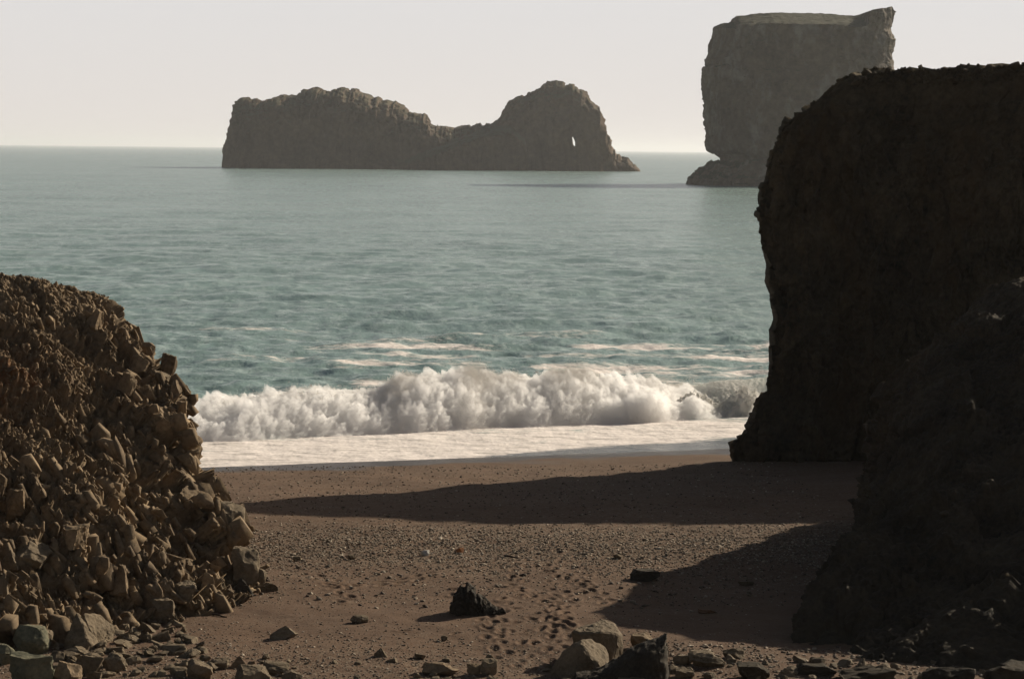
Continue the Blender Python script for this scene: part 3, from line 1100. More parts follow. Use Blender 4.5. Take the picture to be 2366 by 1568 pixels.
def headland():
    Y0 = 97.2
    sil = [(1700, 1062), (1703, 1035), (1735, 1000), (1747, 985), (1755, 955), (1757, 925), (1776, 905), (1776, 765), (1785, 740), (1779, 692), (1766, 652),
           (1770, 620), (1760, 562), (1763, 505), (1777, 445), (1781, 405), (1786, 368), (1796, 332), (1815, 300), (1856, 268), (1872, 253),
           (1887, 238), (1911, 200), (1950, 164), (1990, 152)]
    pts = [at(a, b, Y0) for a, b in sil]
    zt = np.array([p.z for p in pts])
    xt = np.array([p.x for p in pts])
    o_ = np.argsort(zt)
    zt, xt = zt[o_], xt[o_]
    ztop = at(1990, 150, Y0).z
    # the top edge to the right, as measured
    top_tab = [at(a, b, Y0) for a, b in ((1990, 152), (2060, 149), (2130, 149), (2200, 147), (2240, 148), (2300, 140), (2366, 134), (2500, 128), (2900, 120), (3600, 120))]
    tx_ = np.array([p.x for p in top_tab])
    tz_ = np.array([p.z for p in top_tab])
    zs = np.concatenate([np.linspace(0.2, ztop, 330)])
    # contour parameter: from far behind, round the corner, along the face to the right
    us = np.concatenate([np.linspace(-1, -0.1, 60), np.linspace(-0.1, 1.0, 430)[1:], np.linspace(1.0, 3.0, 90)[1:]])
    Z, U = np.meshgrid(zs, us, indexing='ij')
    xs = np.interp(Z, zt, xt)
    ztopx = 0
    # behind the corner the wall runs away seaward; in front it runs right and slightly nearer
    front = np.clip(U, 0, None)
    back = np.clip(-U, 0, None)
    lean = (Z / ztop)
    fx = front * 11.0
    x = xs + fx + 1.2 * (1 - np.exp(-back * 6)) * 0.4 + back * 26.0
    y = Y0 + back * 17 - 1.3 * np.sin(np.clip(front, 0, 3) * 1.3) * 1.0 - front * 0.35 + lean * 0.6
    y = y + 0.6 * np.exp(-((U) / 0.05) ** 2)
    x = x + 0
    zz = Z.copy()
    # raise the upper levels to follow the measured top edge
    ex = np.interp(x, tx_, tz_) - ztop - 0.25
    zz = zz + np.clip((Z - 0.7 * ztop) / (0.3 * ztop), 0, 1) * ex
    P = np.stack([x, y, zz], -1)
    # plateau behind the top edge
    rows = [P]
    last = P[-1]
    for k in range(1, 26):
        t = k / 25
        r = last.copy()
        r[:, 1] += t ** 1.2 * 22
        r[:, 0] += t * 30
        r[:, 2] += 0.10 * t - 2.5 * t * t
        rows.append(r[None])
    P = np.concatenate(rows, 0)
    N = grid_normals(P)
    if N[100, 300, 1] > 0:
        N = -N
    p = P.reshape(-1, 3)
    n = N.reshape(-1, 3)
    d = 0.75 * fbm(p / np.array([3.2, 3.2, 5.0]), 4, 44) * 0.8
    w = p.copy()
    w[:, 2] = p[:, 2] - 0.45 * p[:, 0]
    d += 0.55 * facets(w, (1.1, 1.1, 2.4), 60, 0.8) + 0.30 * facets(w, (0.45, 0.45, 0.8), 64, 0.9) + 0.12 * facets(p, (0.17, 0.17, 0.2), 68, 0.9)
    near_sil = np.exp(-(U[0] / 0.12) ** 2)
    k = np.ones(P.shape[:2])
    k *= (1 - 0.25 * near_sil)[None, :]
    k[300:] *= 0.35
    k[330:] *= 0.7
    p = p + n * (d * k.ravel())[:, None]
    CLIFF_TOP.append(p.reshape(P.shape)[318:350])
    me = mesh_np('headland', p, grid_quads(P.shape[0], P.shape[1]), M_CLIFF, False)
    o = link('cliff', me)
    tag(o, 'tall dark cliff in shade at the right, running out to the surf', None, None, 'structure')


headland()


def cliff_top_stones():
    rg = np.random.RandomState(6)
    T = CLIFF_TOP[0]
    n = 1500
    pos = T[rg.randint(0, 16, n), rg.randint(60, 560, n)].copy()
    S = np.clip(np.exp(rg.randn(n) * 0.5) * 0.13, 0.05, 0.4)
    size = np.stack([S * rg.uniform(0.9, 1.6, n), S * rg.uniform(0.8, 1.3, n), S * rg.uniform(0.5, 1.0, n)], -1)
    me = scatter('cliff_top_stones', LIB_BLOCK, pos, size, rot_rand(n, rg, 0.6), M_CLIFF)
    o = link('cliff_top_stones', me)
    tag(o, 'loose stones along the top edge of the dark cliff', None, None, 'stuff')


cliff_top_stones()


def rocky_bank():
    """the nearer mass of rock on the right, in front of the cliff"""
    # u, base x y, crest x y z : from behind-left round to the near right
    def c(px, py, Y):
        v = at(px, py, Y)
        return v.x, v.y, v.z
    g = lambda px, py: tuple(ground_hit(px, py))[:2]
    tab = [(-0.6, 15.5, 84.0, 19.0, 82.0, 4.5),
           (0.0, *g(2010, 1150), *c(2065, 990, 74)),
           (0.15, *g(1970, 1205), *c(2040, 930, 72)),
           (0.30, *g(1925, 1260), *c(2040, 880, 70.5)),
           (0.45, *g(1895, 1320), *c(2130, 808, 69.8)),
           (0.60, *g(1850, 1390), *c(2200, 745, 69.2)),
           (0.75, *g(1790, 1445), *c(2285, 660, 68.8)),
           (0.90, *g(1730, 1492), *c(2366, 638, 68.4)),
           (1.20, *g(2000, 1535), *c(2600, 610, 68.0)),
           (1.7, 17.0, 47.0, 27.0, 67.0, 9.6),
           (2.3, 26, 44.0, 38.0, 66.0, 9.6)]
    us = np.concatenate([np.linspace(-0.6, 0, 60)[:-1], np.linspace(0, 1.25, 460), np.linspace(1.25, 2.3, 120)[1:]])
    B = spline_table(us, tab)
    for _ in range(14):
        B[1:-1] = 0.25 * B[:-2] + 0.5 * B[1:-1] + 0.25 * B[2:]
    vs = np.concatenate([np.linspace(0, 1, 330), 1 + np.linspace(0.01, 1, 60)])
    U, V = np.meshgrid(us, vs)
    bx, by, tx, ty, tz = [np.broadcast_to(B[:, k], U.shape) for k in range(5)]
    bz = np.broadcast_to(ground_z(B[:, 0], B[:, 1], False) - 0.3, U.shape)
    v = np.clip(V, 0, 1)
    back = np.clip(V - 1, 0, 1)
    prof = v ** 1.0
    x = bx + 0.75 * (1 - v) + (tx - bx) * (v ** 1.15) + back * 7.0
    y = by + (ty - by) * v + back * 3.0
    z = bz + (tz - bz) * (0.45 * v + 0.55 * v ** 1.35) ** 0.92 - back ** 1.1 * 4.0 + 0.25 * np.sin(back * 3.1)
    P = np.stack([x, y, z], -1)
    N = grid_normals(P)
    if N[150, 200, 2] < 0:
        N = -N
    p = P.reshape(-1, 3)
    n = N.reshape(-1, 3)
    w = p.copy()
    w[:, 2] = p[:, 2] - 0.8 * (p[:, 0] - 8)
    d = 0.42 * fbm(p / 3.2, 3, 84)
    d += 0.42 * facets(w, (2.4, 1.4, 0.7), 90, 0.6) + 0.22 * facets(w, (0.9, 0.6, 0.3), 94, 0.8) + 0.09 * facets(p, (0.13, 0.13, 0.14), 98, 0.9)
    k = np.interp(V.ravel(), [0, 0.2, 0.85, 0.95, 2], [0.5, 0.9, 0.9, 0.5, 0.5])
    p = p + n * (d * k)[:, None]
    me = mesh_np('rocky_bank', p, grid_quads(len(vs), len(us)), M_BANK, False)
    o = link('rocky_bank', me)
    tag(o, 'sloping bank of dark rock in shade at the lower right', None, None, 'structure')
    return p.reshape(P.shape), N


BK_P, BK_N = rocky_bank()


def bank_rubble(P, N):
    rg = np.random.RandomState(33)
    n = 260
    iu = rg.randint(62, 500, n)
    iv = (rg.rand(n) ** 1.3 * 325).astype(int)
    pos = P[iv, iu].copy()
    nr = N[iv, iu]
    S = np.clip(np.exp(rg.randn(n) * 0.7) * 0.11, 0.05, 0.3)
    size = np.stack([S * rg.uniform(0.9, 1.8, n), S * rg.uniform(0.7, 1.3, n), S * rg.uniform(0.5, 1.1, n)], -1)
    pos += nr * (S * 0.12)[:, None]
    me = scatter('bank_rubble', LIB_BLOCK, pos, size, rot_euler(rg.randn(n) * 0.35, R(35) + rg.randn(n) * 0.3, rg.uniform(-3, 3, n)), M_BANK)
    o = link('bank_rubble', me)
    tag(o, 'dark broken rock lying on the shaded right bank', None, None, 'stuff')


bank_rubble(BK_P, BK_N)


# ------------------------------------------------------------------ offshore islands
def profile_mass(outline, D, half, nx=420, nphi=90, pw=0.42, base_py=None, noise_amp=2.0, seed=1, seg=None, foot=0.0):
    """a rock mass with the measured skyline at distance D and real depth; returns verts, quads"""
    pts = [at(a, b, D) for a, b in outline]
    xs_t = np.array([p.x for p in pts])
    hs_t = np.array([p.z for p in pts])
    xs = np.linspace(xs_t[0], xs_t[-1], nx)
    hs = np.interp(xs, xs_t, hs_t)
    q_ = np.stack([xs, 0 * xs, 0 * xs], -1)
    hs = hs + np.clip(hs / 12, 0, 1) * noise_amp * (0.9 * facets(q_, (4.5, 1, 1), 5, 0.9) + 0.5 * facets(q_, (1.8, 1, 1), 6, 0.9))
    span = xs_t[-1] - xs_t[0]
    e = np.clip(np.minimum(xs - xs[0], xs[-1] - xs) / (0.10 * span), 0, 1)
    hw = half(xs) * (0.35 + 0.65 * np.sqrt(e * (2 - e)))
    phi = np.linspace(0, math.pi, nphi)
    PH, I = np.meshgrid(phi, np.arange(nx), indexing='ij')
    cs, sn = np.cos(PH), np.sin(PH)
    Yo = -np.sign(cs) * np.abs(cs) ** 0.8 * hw[I]
    Zo = (np.abs(sn) ** pw) * (hs[I] + foot) - foot
    P = np.stack([xs[I], D + half(xs)[I] * 0.0 + Yo, Zo], -1)
    return P


def island():
    D = 1490.0
    ol = [(518, 392), (524, 350), (536, 296), (545, 262), (550, 240), (572, 233), (608, 228), (650, 227), (690, 224), (712, 214), (745, 210), (775, 212),
          (792, 208), (815, 207), (845, 218), (862, 232), (885, 242), (905, 243), (925, 250), (945, 258), (962, 256), (975, 260), (992, 274), (1003, 287),
          (1030, 293), (1060, 294), (1090, 291), (1120, 284), (1152, 279), (1160, 264), (1178, 240), (1195, 224), (1225, 212), (1250, 198), (1268, 190),
          (1285, 189), (1302, 194), (1322, 204), (1345, 216), (1356, 230), (1372, 240), (1385, 246), (1389, 270), (1392, 296), (1402, 320), (1415, 342),
          (1428, 355), (1437, 362), (1452, 365), (1465, 376), (1478, 388), (1482, 396)]
    half = lambda x: np.interp(x, [-180, -120, -60, -20, 0, 40, 60, 80], [34, 38, 34, 24, 20, 22, 18, 8]) + 0 * x
    P = profile_mass(ol, D, half, 760, 150, 0.34, foot=6, noise_amp=1.6)
    N = grid_normals(P)
    if N[20, 300, 1] > 0:
        N = -N
    p = P.reshape(-1, 3)
    n = N.reshape(-1, 3)
    # the rounded hill in front of the saddle, and the buttress of the right hand tower
    x, z = p[:, 0], p[:, 2]
    fr = (np.arange(P.shape[0])[:, None] < P.shape[0] * 0.40) * np.ones(P.shape[:2])
    fr = fr.ravel()
    cx = at(1140, 390, D).x
    hz = np.interp(x, [at(a, 390, D).x for a in (890, 960, 1060, 1140, 1180, 1212, 1225)], [0, 8, 20, 27, 27, 20, 0])
    hill = fr * np.clip((hz - z) / 5, 0, 1)
    p[:, 1] -= 15 * hill
    d = 3.2 * fbm(p / np.array([24, 24, 22.0]), 4, 5)
    d += 1.5 * facets(p, (10, 10, 9.0), 3, 0.8) + 1.1 * facets(p, (3.6, 3.6, 3.0), 7, 0.9)
    gul = np.abs(vnoise(p / np.array([9.0, 9, 60]), 9))
    d -= 1.6 * np.clip(0.35 - gul, 0, 1) * 2
    sc = np.clip(z / 10, 0.4, 1)
    topk = np.clip(np.abs(n[:, 2]) * 1.3, 0, 1)
    q = p + n * (d * sc * (1 - 0.35 * topk))[:, None]
    loc = np.array([0, D, 0])
    me = mesh_np('sea_island', q - loc, grid_quads(P.shape[0], P.shape[1]), M_ISLE, False)
    # the window through the tower
    o = link('sea_island', me, None, loc)
    bm = bmesh.new()
    hole = [(1320, 318), (1324, 314), (1328, 320), (1331, 328), (1331, 337), (1327, 340), (1322, 334)]
    for yy in (-90, 90):
        for a, b in hole:
            v = at(a, b, D)
            bm.verts.new((v.x, yy, v.z))
    bmesh.ops.convex_hull(bm, input=bm.verts)
    bmesh.ops.recalc_face_normals(bm, faces=bm.faces)
    cm = bpy.data.meshes.new('cutter')
    bm.to_mesh(cm)
    bm.free()
    cut = link('cutter', cm, None, loc)
    # close the bottom so that the body is solid
    bm = bmesh.new()
    bm.from_mesh(me)
    bmesh.ops.holes_fill(bm, edges=[e for e in bm.edges if e.is_boundary], sides=0)
    bmesh.ops.recalc_face_normals(bm, faces=bm.faces)
    bm.to_mesh(me)
    bm.free()
    md = o.modifiers.new('window', 'BOOLEAN')
    md.operation = 'DIFFERENCE'
    md.solver = 'EXACT'
    md.object = cut
    bpy.context.view_layer.update()
    dg = bpy.context.evaluated_depsgraph_get()
    new = bpy.data.meshes.new_from_object(o.evaluated_get(dg))
    o.modifiers.clear()
    o.data = new
    bpy.data.objects.remove(cut)
    tag(o, 'long low rock island with a saddle and a pierced tower, out at sea', 'island')


island()


def stack():
    D = 945.0
    L = [(1590, 432), (1595, 414), (1612, 400), (1640, 384), (1668, 372), (1676, 366), (1674, 356), (1650, 353), (1638, 346), (1636, 320), (1633, 290), (1630, 262),
         (1628, 235), (1626, 205), (1625, 178), (1626, 160), (1635, 156), (1636, 140), (1643, 120), (1645, 100), (1650, 78), (1655, 65), (1668, 56), (1690, 50)]
    Rr = [(2075, 432), (2065, 400), (2060, 300), (2058, 180), (2056, 150), (2054, 125), (2061, 112), (2062, 95), (2055, 80), (2054, 60), (2056, 35), (2055, 10)]
    lz = np.array([at(a, b, D).z for a, b in L]); lx = np.array([at(a, b, D).x for a, b in L])
    rz = np.array([at(a, b, D).z for a, b in Rr]); rx = np.array([at(a, b, D).x for a, b in Rr])
    o1 = np.argsort(lz); o2 = np.argsort(rz)
    # keep the notch: level lookup needs rising z
    top = [(1600, 60), (1650, 60), (1662, 56), (1690, 52), (1698, 40), (1730, 36), (1775, 32), (1830, 33), (1880, 33), (1930, 36), (1965, 40), (1985, 36), (2000, 30), (2030, 26), (2045, 22), (2050, 30), (2056, 32), (2090, 32)]
    txx = np.array([at(a, b, D).x for a, b in top]); tzz = np.array([at(a, b, D).z for a, b in top])
    zmax = tzz.max()
    zs = np.linspace(-4, zmax, 320)
    nth = 460
    th = np.linspace(0, 2 * math.pi, nth, endpoint=False)
    Z, T = np.meshgrid(zs, th, indexing='ij')
    xl = np.interp(Z, lz[o1], lx[o1]); xr = np.interp(Z, rz[o2], rx[o2])
    cx, hw = (xl + xr) / 2, (xr - xl) / 2
    ct, st = np.cos(T), np.sin(T)
    e = 0.55
    x = cx + hw * np.sign(ct) * np.abs(ct) ** e
    dep = 30.0 * np.interp(Z, [-4, 3, 10, 30, zmax], [1.15, 1.1, 1.0, 1.05, 0.85])
    y = D + dep * np.sign(st) * np.abs(st) ** (e + 0.15)
    P = np.stack([x, y, Z], -1)
    N = grid_normals(P)
    mid = N[160, :, :]
    if (N[160, :, 0] * np.cos(th)).sum() < 0:
        N = -N
    p = P.reshape(-1, 3); n = N.reshape(-1, 3)
    d = 1.9 * fbm(p / np.array([15, 15, 20.0]), 4, 15) + 1.1 * facets(p, (5, 5, 10.0), 13, 0.8) + 0.8 * facets(p, (1.8, 1.8, 3.0), 17, 0.9) + 0.5 * facets(p, (40, 40, 2.2), 19, 0.3)
    p = p + n * (d * 0.8)[:, None]
    # grassy top: clip against the measured skyline, a little higher towards the back
    zt = np.interp(p[:, 0], txx, tzz) + 0.35 * fbm(p[:, [0, 1, 1]] / 3.0, 3, 3)
    zt = zt - np.clip(-(p[:, 1] - D) - 6, 0, 40) * 0.25 * (p[:, 0] < at(1985, 40, D).x)
    p[:, 2] = np.minimum(p[:, 2], zt)
    P = p.reshape(P.shape)
    rows = [P]
    last = P[-1]
    c = last.mean(0)
    for k in range(1, 40):
        t = k / 39
        r = last + (c - last) * t
        r[:, 2] = np.interp(r[:, 0], txx, tzz) + 0.35 * fbm(r[:, [0, 1, 1]] / 3.0, 3, 3) - np.clip(-(r[:, 1] - D) - 6, 0, 40) * 0.25 * (r[:, 0] < at(1985, 40, D).x)
        rows.append(r[None])
    P = np.concatenate(rows, 0)
    loc = np.array([100, D, 0])
    me = mesh_np('sea_stack', P.reshape(-1, 3) - loc, grid_quads(P.shape[0], nth, True), M_STACK, False)
    o = link('sea_stack', me, None, loc)
    tag(o, 'tall square sea stack with a green top and an undercut foot', 'sea stack')


stack()


# ------------------------------------------------------------------ boulders, one object each
def place_rock(name, label, cat, box, kind, mat, seed, Y=None, depth=0.8, tilt=0, yaw=0, sink=0.12, group=None, lib_detail=4, on_slope=False):
    x0, x1, y0, y1 = box
    cx = (x0 + x1) / 2
    if Y is None:
        g = ground_hit(cx, y1)
        Y = g.y
    k = Y / FPX
    w = (x1 - x0) * k
    h = (y1 - y0) * k
    V, F = cut_rock(seed, kind, lib_detail)
    h2 = h * (1 + sink)
    m = Matrix.Rotation(R(tilt), 3, 'Y') @ Matrix.Rotation(R(yaw), 3, 'Z')
    v = V @ np.array(m).T
    mn, mx = v.min(0), v.max(0)
    v = (v - (mn + mx) / 2) / (mx - mn)
    v = v * np.array([w, w * depth, h2])
    # image heights of receding tops: keep the apparent box
    c = at(cx, (y0 + y1) / 2, Y + (w * depth * 0.35 if not on_slope else 0.0))
    zc = c.z - h * sink / 2
    me = mesh_np(name, v, None, mat, False, None, F)
    o = link(name, me, None, (c.x, c.y, zc))
    tag(o, label, cat, group)
    return o


def slope_y(px, py):
    """distance of the slope surface at a measured point (nearest projected vertex)"""
    Pn = SL_PROJ
    d = (Pn[:, 0] - px) ** 2 + (Pn[:, 1] - py) ** 2
    m = d < 14 ** 2
    if not m.any():
        return None
    return float(np.percentile(Pn[m, 2], 10))


_sp = SL_D[::3, ::3].reshape(-1, 3)
_inv = np.array(CAM_M.inverted())
_q = (_sp - np.array([0, 0, CAMZ])) @ _inv.T
SL_PROJ = np.stack([_q[:, 0] / -_q[:, 2] * FPX + W0 / 2, -_q[:, 1] / -_q[:, 2] * FPX + H0 / 2, _sp[:, 1]], -1)

G_SLOPE = 'basalt blocks jutting from the left slope'
slope_list = [
    ((25, 115, 1250, 1314), 'slab', 30, 'pale slab lying above the large dark boulder', M_BOULD),
    ((0, 48, 1268, 1314), 'pyramid', 0, 'small pyramid shaped rock at the left picture edge', M_BOULD),
    ((-12, 24, 1320, 1400), 'column', 5, 'upright pale column fragment left of the large dark boulder', M_BOULD),
    ((340, 408, 1380, 1434), 'block', 0, 'dark square block standing at the foot of the slope on sand', M_BOULD),
    ((394, 458, 1342, 1394), 'slab', 30, 'pale tilted slab at the foot of the slope', M_BOULD),
    ((456, 503, 1318, 1394), 'column', 8, 'upright dark column at the right foot of the slope', M_SCREE),
    ((500, 528, 1330, 1384), 'column', -15, 'narrow leaning column right of the upright dark column', M_BOULD),
    ((246, 298, 1302, 1378), 'column', 10, 'dark oval topped block in the lower slope', M_SCREE),
    ((142, 206, 1208, 1270), 'block', 10, 'dark blocky boulder halfway down the lower slope', M_SCREE),
    ((44, 98, 1178, 1232), 'pyramid', 0, 'pale wedge of rock below the dark cleft at the left', M_BOULD),
    ((13, 60, 1126, 1200), 'block', 0, 'dark upright block by the left picture edge', M_SCREE),
    ((422, 528, 1176, 1322), 'block', 22, 'largest leaning column block at the right edge of the slope', M_SCREE),
    ((408, 484, 1118, 1186), 'block', 15, 'square dark block above the largest leaning column', M_SCREE),
    ((466, 506, 1092, 1150), 'block', 0, 'overhanging block at the waterline end of the slope', M_BOULD),
    ((484, 566, 1156, 1242), 'round', 0, 'rounded pale boulder bulging out over the beach', M_BOULD),
    ((535, 600, 1262, 1346), 'block', 8, 'squarish pale block at the lower right corner of the slope', M_BOULD),
    ((532, 586, 1336, 1376), 'pyramid', 0, 'dark undercut block under the squarish pale corner block', M_DARK),
    ((590, 616, 1312, 1346), 'round', 0, 'small pale stone leaning on the corner block', M_BOULD),
    ((365, 466, 1004, 1078), 'block', 0, 'broad weathered block at the edge beside the surf', M_SCREE),
    ((338, 398, 936, 998), 'block', 10, 'dark five sided block above the broad weathered block', M_SCREE),
    ((378, 426, 964, 1004), 'block', 0, 'pale square block with a dark notch at the slope edge', M_BOULD),
    ((270, 318, 858, 916), 'block', 12, 'dark tilted cube in the middle of the slope edge', M_SCREE),
    ((294, 348, 818, 870), 'block', -5, 'dark faceted block below the grassy ledge', M_SCREE),
    ((370, 411, 815, 876), 'block', 5, 'tall dark block sticking out against the sea', M_SCREE),
    ((392, 420, 872, 920), 'block', 0, 'dark block hanging over the wave, below the tall one', M_SCREE),
    ((345, 392, 852, 902), 'block', 25, 'pale ribbed block left of the dark overhanging block', M_BOULD),
    ((328, 360, 790, 820), 'round', 0, 'dark rounded block on the shoulder of the slope', M_SCREE),
    ((190, 240, 712, 770), 'column', 25, 'dark wedge in a cleft near the top of the slope', M_SCREE),
    ((408, 432, 926, 960), 'block', 0, 'small dark block jutting towards the breaking wave', M_SCREE),
]
for i, (box, kind, tl, lab, mat) in enumerate(slope_list):
    cx, cy = (box[0] + box[1]) / 2, (box[2] + box[3]) / 2
    Y = slope_y(max(cx, 2), cy) or slope_y(max(cx - 30, 2), cy) or slope_y(max(cx - 60, 2), cy) or ground_hit(cx, box[3]).y
    nm = {'round': 'boulder', 'slab': 'flat_rock', 'column': 'basalt_rock'}.get(kind, 'angular_rock')
    k2 = 'block' if kind == 'slab' else kind
    w = (box[1] - box[0]) * Y / FPX
    place_rock(nm, lab, 'rock', box, k2, mat, 500 + i, Y=Y - 0.15 - 0.1 * w, depth=1.0, tilt=tl, on_slope=True, sink=0.05)

ground_list = [
    ((-6, 68, 1398, 1446), 'round', 'green flare tinted boulder highest of the pile in the bottom left corner', M_GREEN, 0.9, 0),
    ((30, 116, 1440, 1512), 'round', 'big smooth green grey boulder in the bottom left corner pile', M_GREEN, 0.9, 20),
    ((84, 122, 1446, 1496), 'round', 'round stone tucked behind the big smooth green grey boulder', M_BOULD, 0.9, 0),
    ((-14, 34, 1485, 1534), 'round', 'green rounded boulder cut off by the left picture edge', M_GREEN, 0.9, 0),
    ((18, 126, 1508, 1590), 'block', 'very dark green rock lowest in the bottom left corner', M_GREEN, 0.9, 0),
    ((120, 190, 1526, 1584), 'slab', 'low dark ledge right of the very dark green rock', M_SCREE, 0.8, 15),
    ((176, 242, 1510, 1560), 'block', 'pale flat faced block on the sand near the bottom left', M_BOULD, 0.8, 10),
    ((232, 295, 1504, 1552), 'slab', 'pale slab leaning on the flat faced block', M_BOULD, 0.7, 35),
    ((150, 210, 1492, 1518), 'slab', 'flat tan rock above a patch of green weed', M_BOULD, 0.9, 0),
    ((428, 494, 1522, 1574), 'slab', 'broad low tan boulder at the bottom edge', M_BOULD, 0.9, 0),
    ((478, 530, 1518, 1544), 'slab', 'flat stone behind the broad low tan boulder', M_BOULD, 0.9, 0),
    ((534, 574, 1514, 1542), 'pyramid', 'small dark pyramid of rock on the foreground sand', M_SCREE, 0.8, 0),
    ((542, 628, 1534, 1592), 'round', 'round buff boulder at the bottom edge', M_BOULD, 0.9, 0),
    ((604, 670, 1527, 1560), 'slab', 'tan slab right of the round buff boulder', M_BOULD, 0.7, 10),
    ((650, 700, 1548, 1586), 'round', 'rounded stone at the bottom edge right of the tan slab', M_BOULD, 0.8, 0),
    ((622, 688, 1444, 1478), 'pyramid', 'pyramid shaped rock alone on the sand', M_BOULD, 0.8, 0),
    ((808, 852, 1419, 1439), 'round', 'long flat pale stone lying on bare sand', M_BOULD, 0.6, 12),
    ((864, 898, 1494, 1518), 'pyramid', 'small rock with a lit right side on foreground gravel', M_BOULD, 0.8, 0),
    ((972, 1060, 1530, 1560), 'slab', 'low dark layered slab at the bottom of the beach', M_SCREE, 0.6, 3),
    ((1078, 1112, 1530, 1558), 'block', 'dark angular stone beside the low layered slab', M_SCREE, 0.8, 0),
    ((1108, 1150, 1520, 1560), 'round', 'rounded rock next to the dark angular stone', M_BOULD, 0.8, 0),
    ((1454, 1526, 1314, 1342), 'slab', 'flat dark rock at the edge of the shadow on the beach', M_DARK, 0.8, 0),
    ((1456, 1518, 1462, 1500), 'slab', 'low rock with a lit crest behind the dark horned rock', M_SCREE, 0.8, 0),
    ((1554, 1600, 1511, 1536), 'round', 'pale lit stone right of the dark horned rock', M_BOULD, 0.8, 0),
    ((1588, 1678, 1502, 1542), 'slab', 'long pale lit rock with a tapering right tail', M_BOULD, 0.7, 8),
    ((1668, 1722, 1495, 1520), 'slab', 'pale flat stone catching light at the shadow edge', M_BOULD, 0.7, 0),
    ((1558, 1606, 1540, 1566), 'block', 'small dark and tan rock at the base of the horned rock', M_BOULD, 0.8, 0),
    ((1794, 1838, 1541, 1564), 'pyramid', 'pointed pale stone low in the bottom right', M_BOULD, 0.8, 0),
    ((1706, 1742, 1340, 1353), 'slab', 'pale bluish stone lying in the shadow on the beach', M_BOULD, 0.7, 10),
    ((1612, 1656, 1406, 1418), 'slab', 'rusty brown flat stone lying in the shadow', plain('rusty_stone', (0.13, 0.065, 0.03)), 0.7, 0),
    ((1052, 1072, 1264, 1277), 'block', 'small orange brown stone on the gravel', plain('orange_stone', (0.28, 0.12, 0.045)), 0.8, 0),
    ((972, 992, 1270, 1284), 'round', 'small white grey stone left of the orange brown one', plain('white_stone', (0.42, 0.40, 0.36)), 0.8, 0),
    ((802, 822, 1280, 1292), 'round', 'small grey stone on gravel in front of the rounded overhang', M_BOULD, 0.8, 0),
    ((676, 696, 1284, 1296), 'round', 'small pale stone nearest to the slope corner', M_BOULD, 0.8, 0),
    ((1416, 1436, 1279, 1291), 'slab', 'flat light stone on gravel right of the footprints', M_BOULD, 0.8, 0),
    ((582, 646, 1344, 1364), 'slab', 'low pale rock tail running out from the slope corner', M_BOULD, 0.6, 4),
    ((1018, 1034, 1466, 1480), 'round', 'small round grey stone among the footprints', M_BOULD, 0.9, 0),
    ((1420, 1560, 1560, 1610), 'slab', 'broad rock at the bottom edge under the horned rock', M_SCREE, 0.8, 0),
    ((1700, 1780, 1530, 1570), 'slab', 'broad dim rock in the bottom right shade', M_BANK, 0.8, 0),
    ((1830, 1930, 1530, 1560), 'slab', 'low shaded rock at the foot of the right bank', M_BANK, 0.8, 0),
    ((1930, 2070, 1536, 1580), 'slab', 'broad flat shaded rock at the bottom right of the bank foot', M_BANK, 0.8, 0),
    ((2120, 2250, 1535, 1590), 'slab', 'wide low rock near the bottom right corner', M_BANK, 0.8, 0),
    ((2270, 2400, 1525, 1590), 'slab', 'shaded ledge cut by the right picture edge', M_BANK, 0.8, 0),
]
for i, (box, kind, lab, mat, dep, tl) in enumerate(ground_list):
    nm = {'round': 'boulder', 'slab': 'flat_rock', 'pyramid': 'pointed_rock'}.get(kind, 'angular_rock')
    if (box[1] - box[0]) < 25:
        nm = 'stone'
    k2 = 'block' if kind == 'slab' else kind
    place_rock(nm, lab, 'rock' if nm != 'stone' else 'stone', box, k2, mat, 700 + i, depth=dep, tilt=tl, sink=0.10)


def hull_rock(name, label, base, pts, mat, seed, detail=4, on_slope=False):
    """a boulder from its measured corners; each has its own distance (metres behind the front)"""
    if on_slope:
        Y = (slope_y(*base) or ground_hit(*base).y) - 0.5
    else:
        Y = ground_hit(*base).y
    P = [at(a, b, Y + c) for a, b, c in pts]
    loc = sum(P, Vector()) / len(P)
    bm = bmesh.new()
    for p_ in P:
        bm.verts.new(p_ - loc)
    bmesh.ops.convex_hull(bm, input=bm.verts)
    for v in [v for v in bm.verts if not v.link_faces]:
        bm.verts.remove(v)
    bmesh.ops.recalc_face_normals(bm, faces=bm.faces)
    size = max((a - b).length for a in P for b in P)
    roughen(bm, seed, detail + 1, 'hull', size * 0.7)
    me = bpy.data.meshes.new(name)
    bm.to_mesh(me)
    bm.free()
    me.materials.append(mat)
    o = link(name, me, None, loc)
    tag(o, label, 'rock')
    return o


hull_rock('boulder', 'tall faceted boulder with a pale lit top', (1380, 1535),
          [(1322, 1458, .05), (1330, 1450, .6), (1388, 1430, 1.1), (1418, 1437, 1.1), (1438, 1468, .5), (1428, 1462, .1), (1392, 1458, -.12), (1350, 1463, -.1),
           (1442, 1506, .4), (1436, 1540, .6), (1325, 1540, .1), (1415, 1545, 0.05), (1350, 1545, .0), (1340, 1540, 1.0), (1430, 1530, 1.0)], M_BOULD, 61)
hull_rock('boulder', 'leaning boulder with an oval pale face, front left of the tall one', (1330, 1568),
          [(1346, 1478, .35), (1366, 1473, .75), (1390, 1484, .9), (1403, 1505, .85), (1409, 1531, .55), (1386, 1533, .15), (1356, 1511, 0.0), (1345, 1492, .1),
           (1300, 1498, .5), (1264, 1560, .5), (1268, 1580, .3), (1320, 1590, -.05), (1400, 1585, .1), (1405, 1580, .9), (1280, 1570, .9)], M_BOULD, 62)
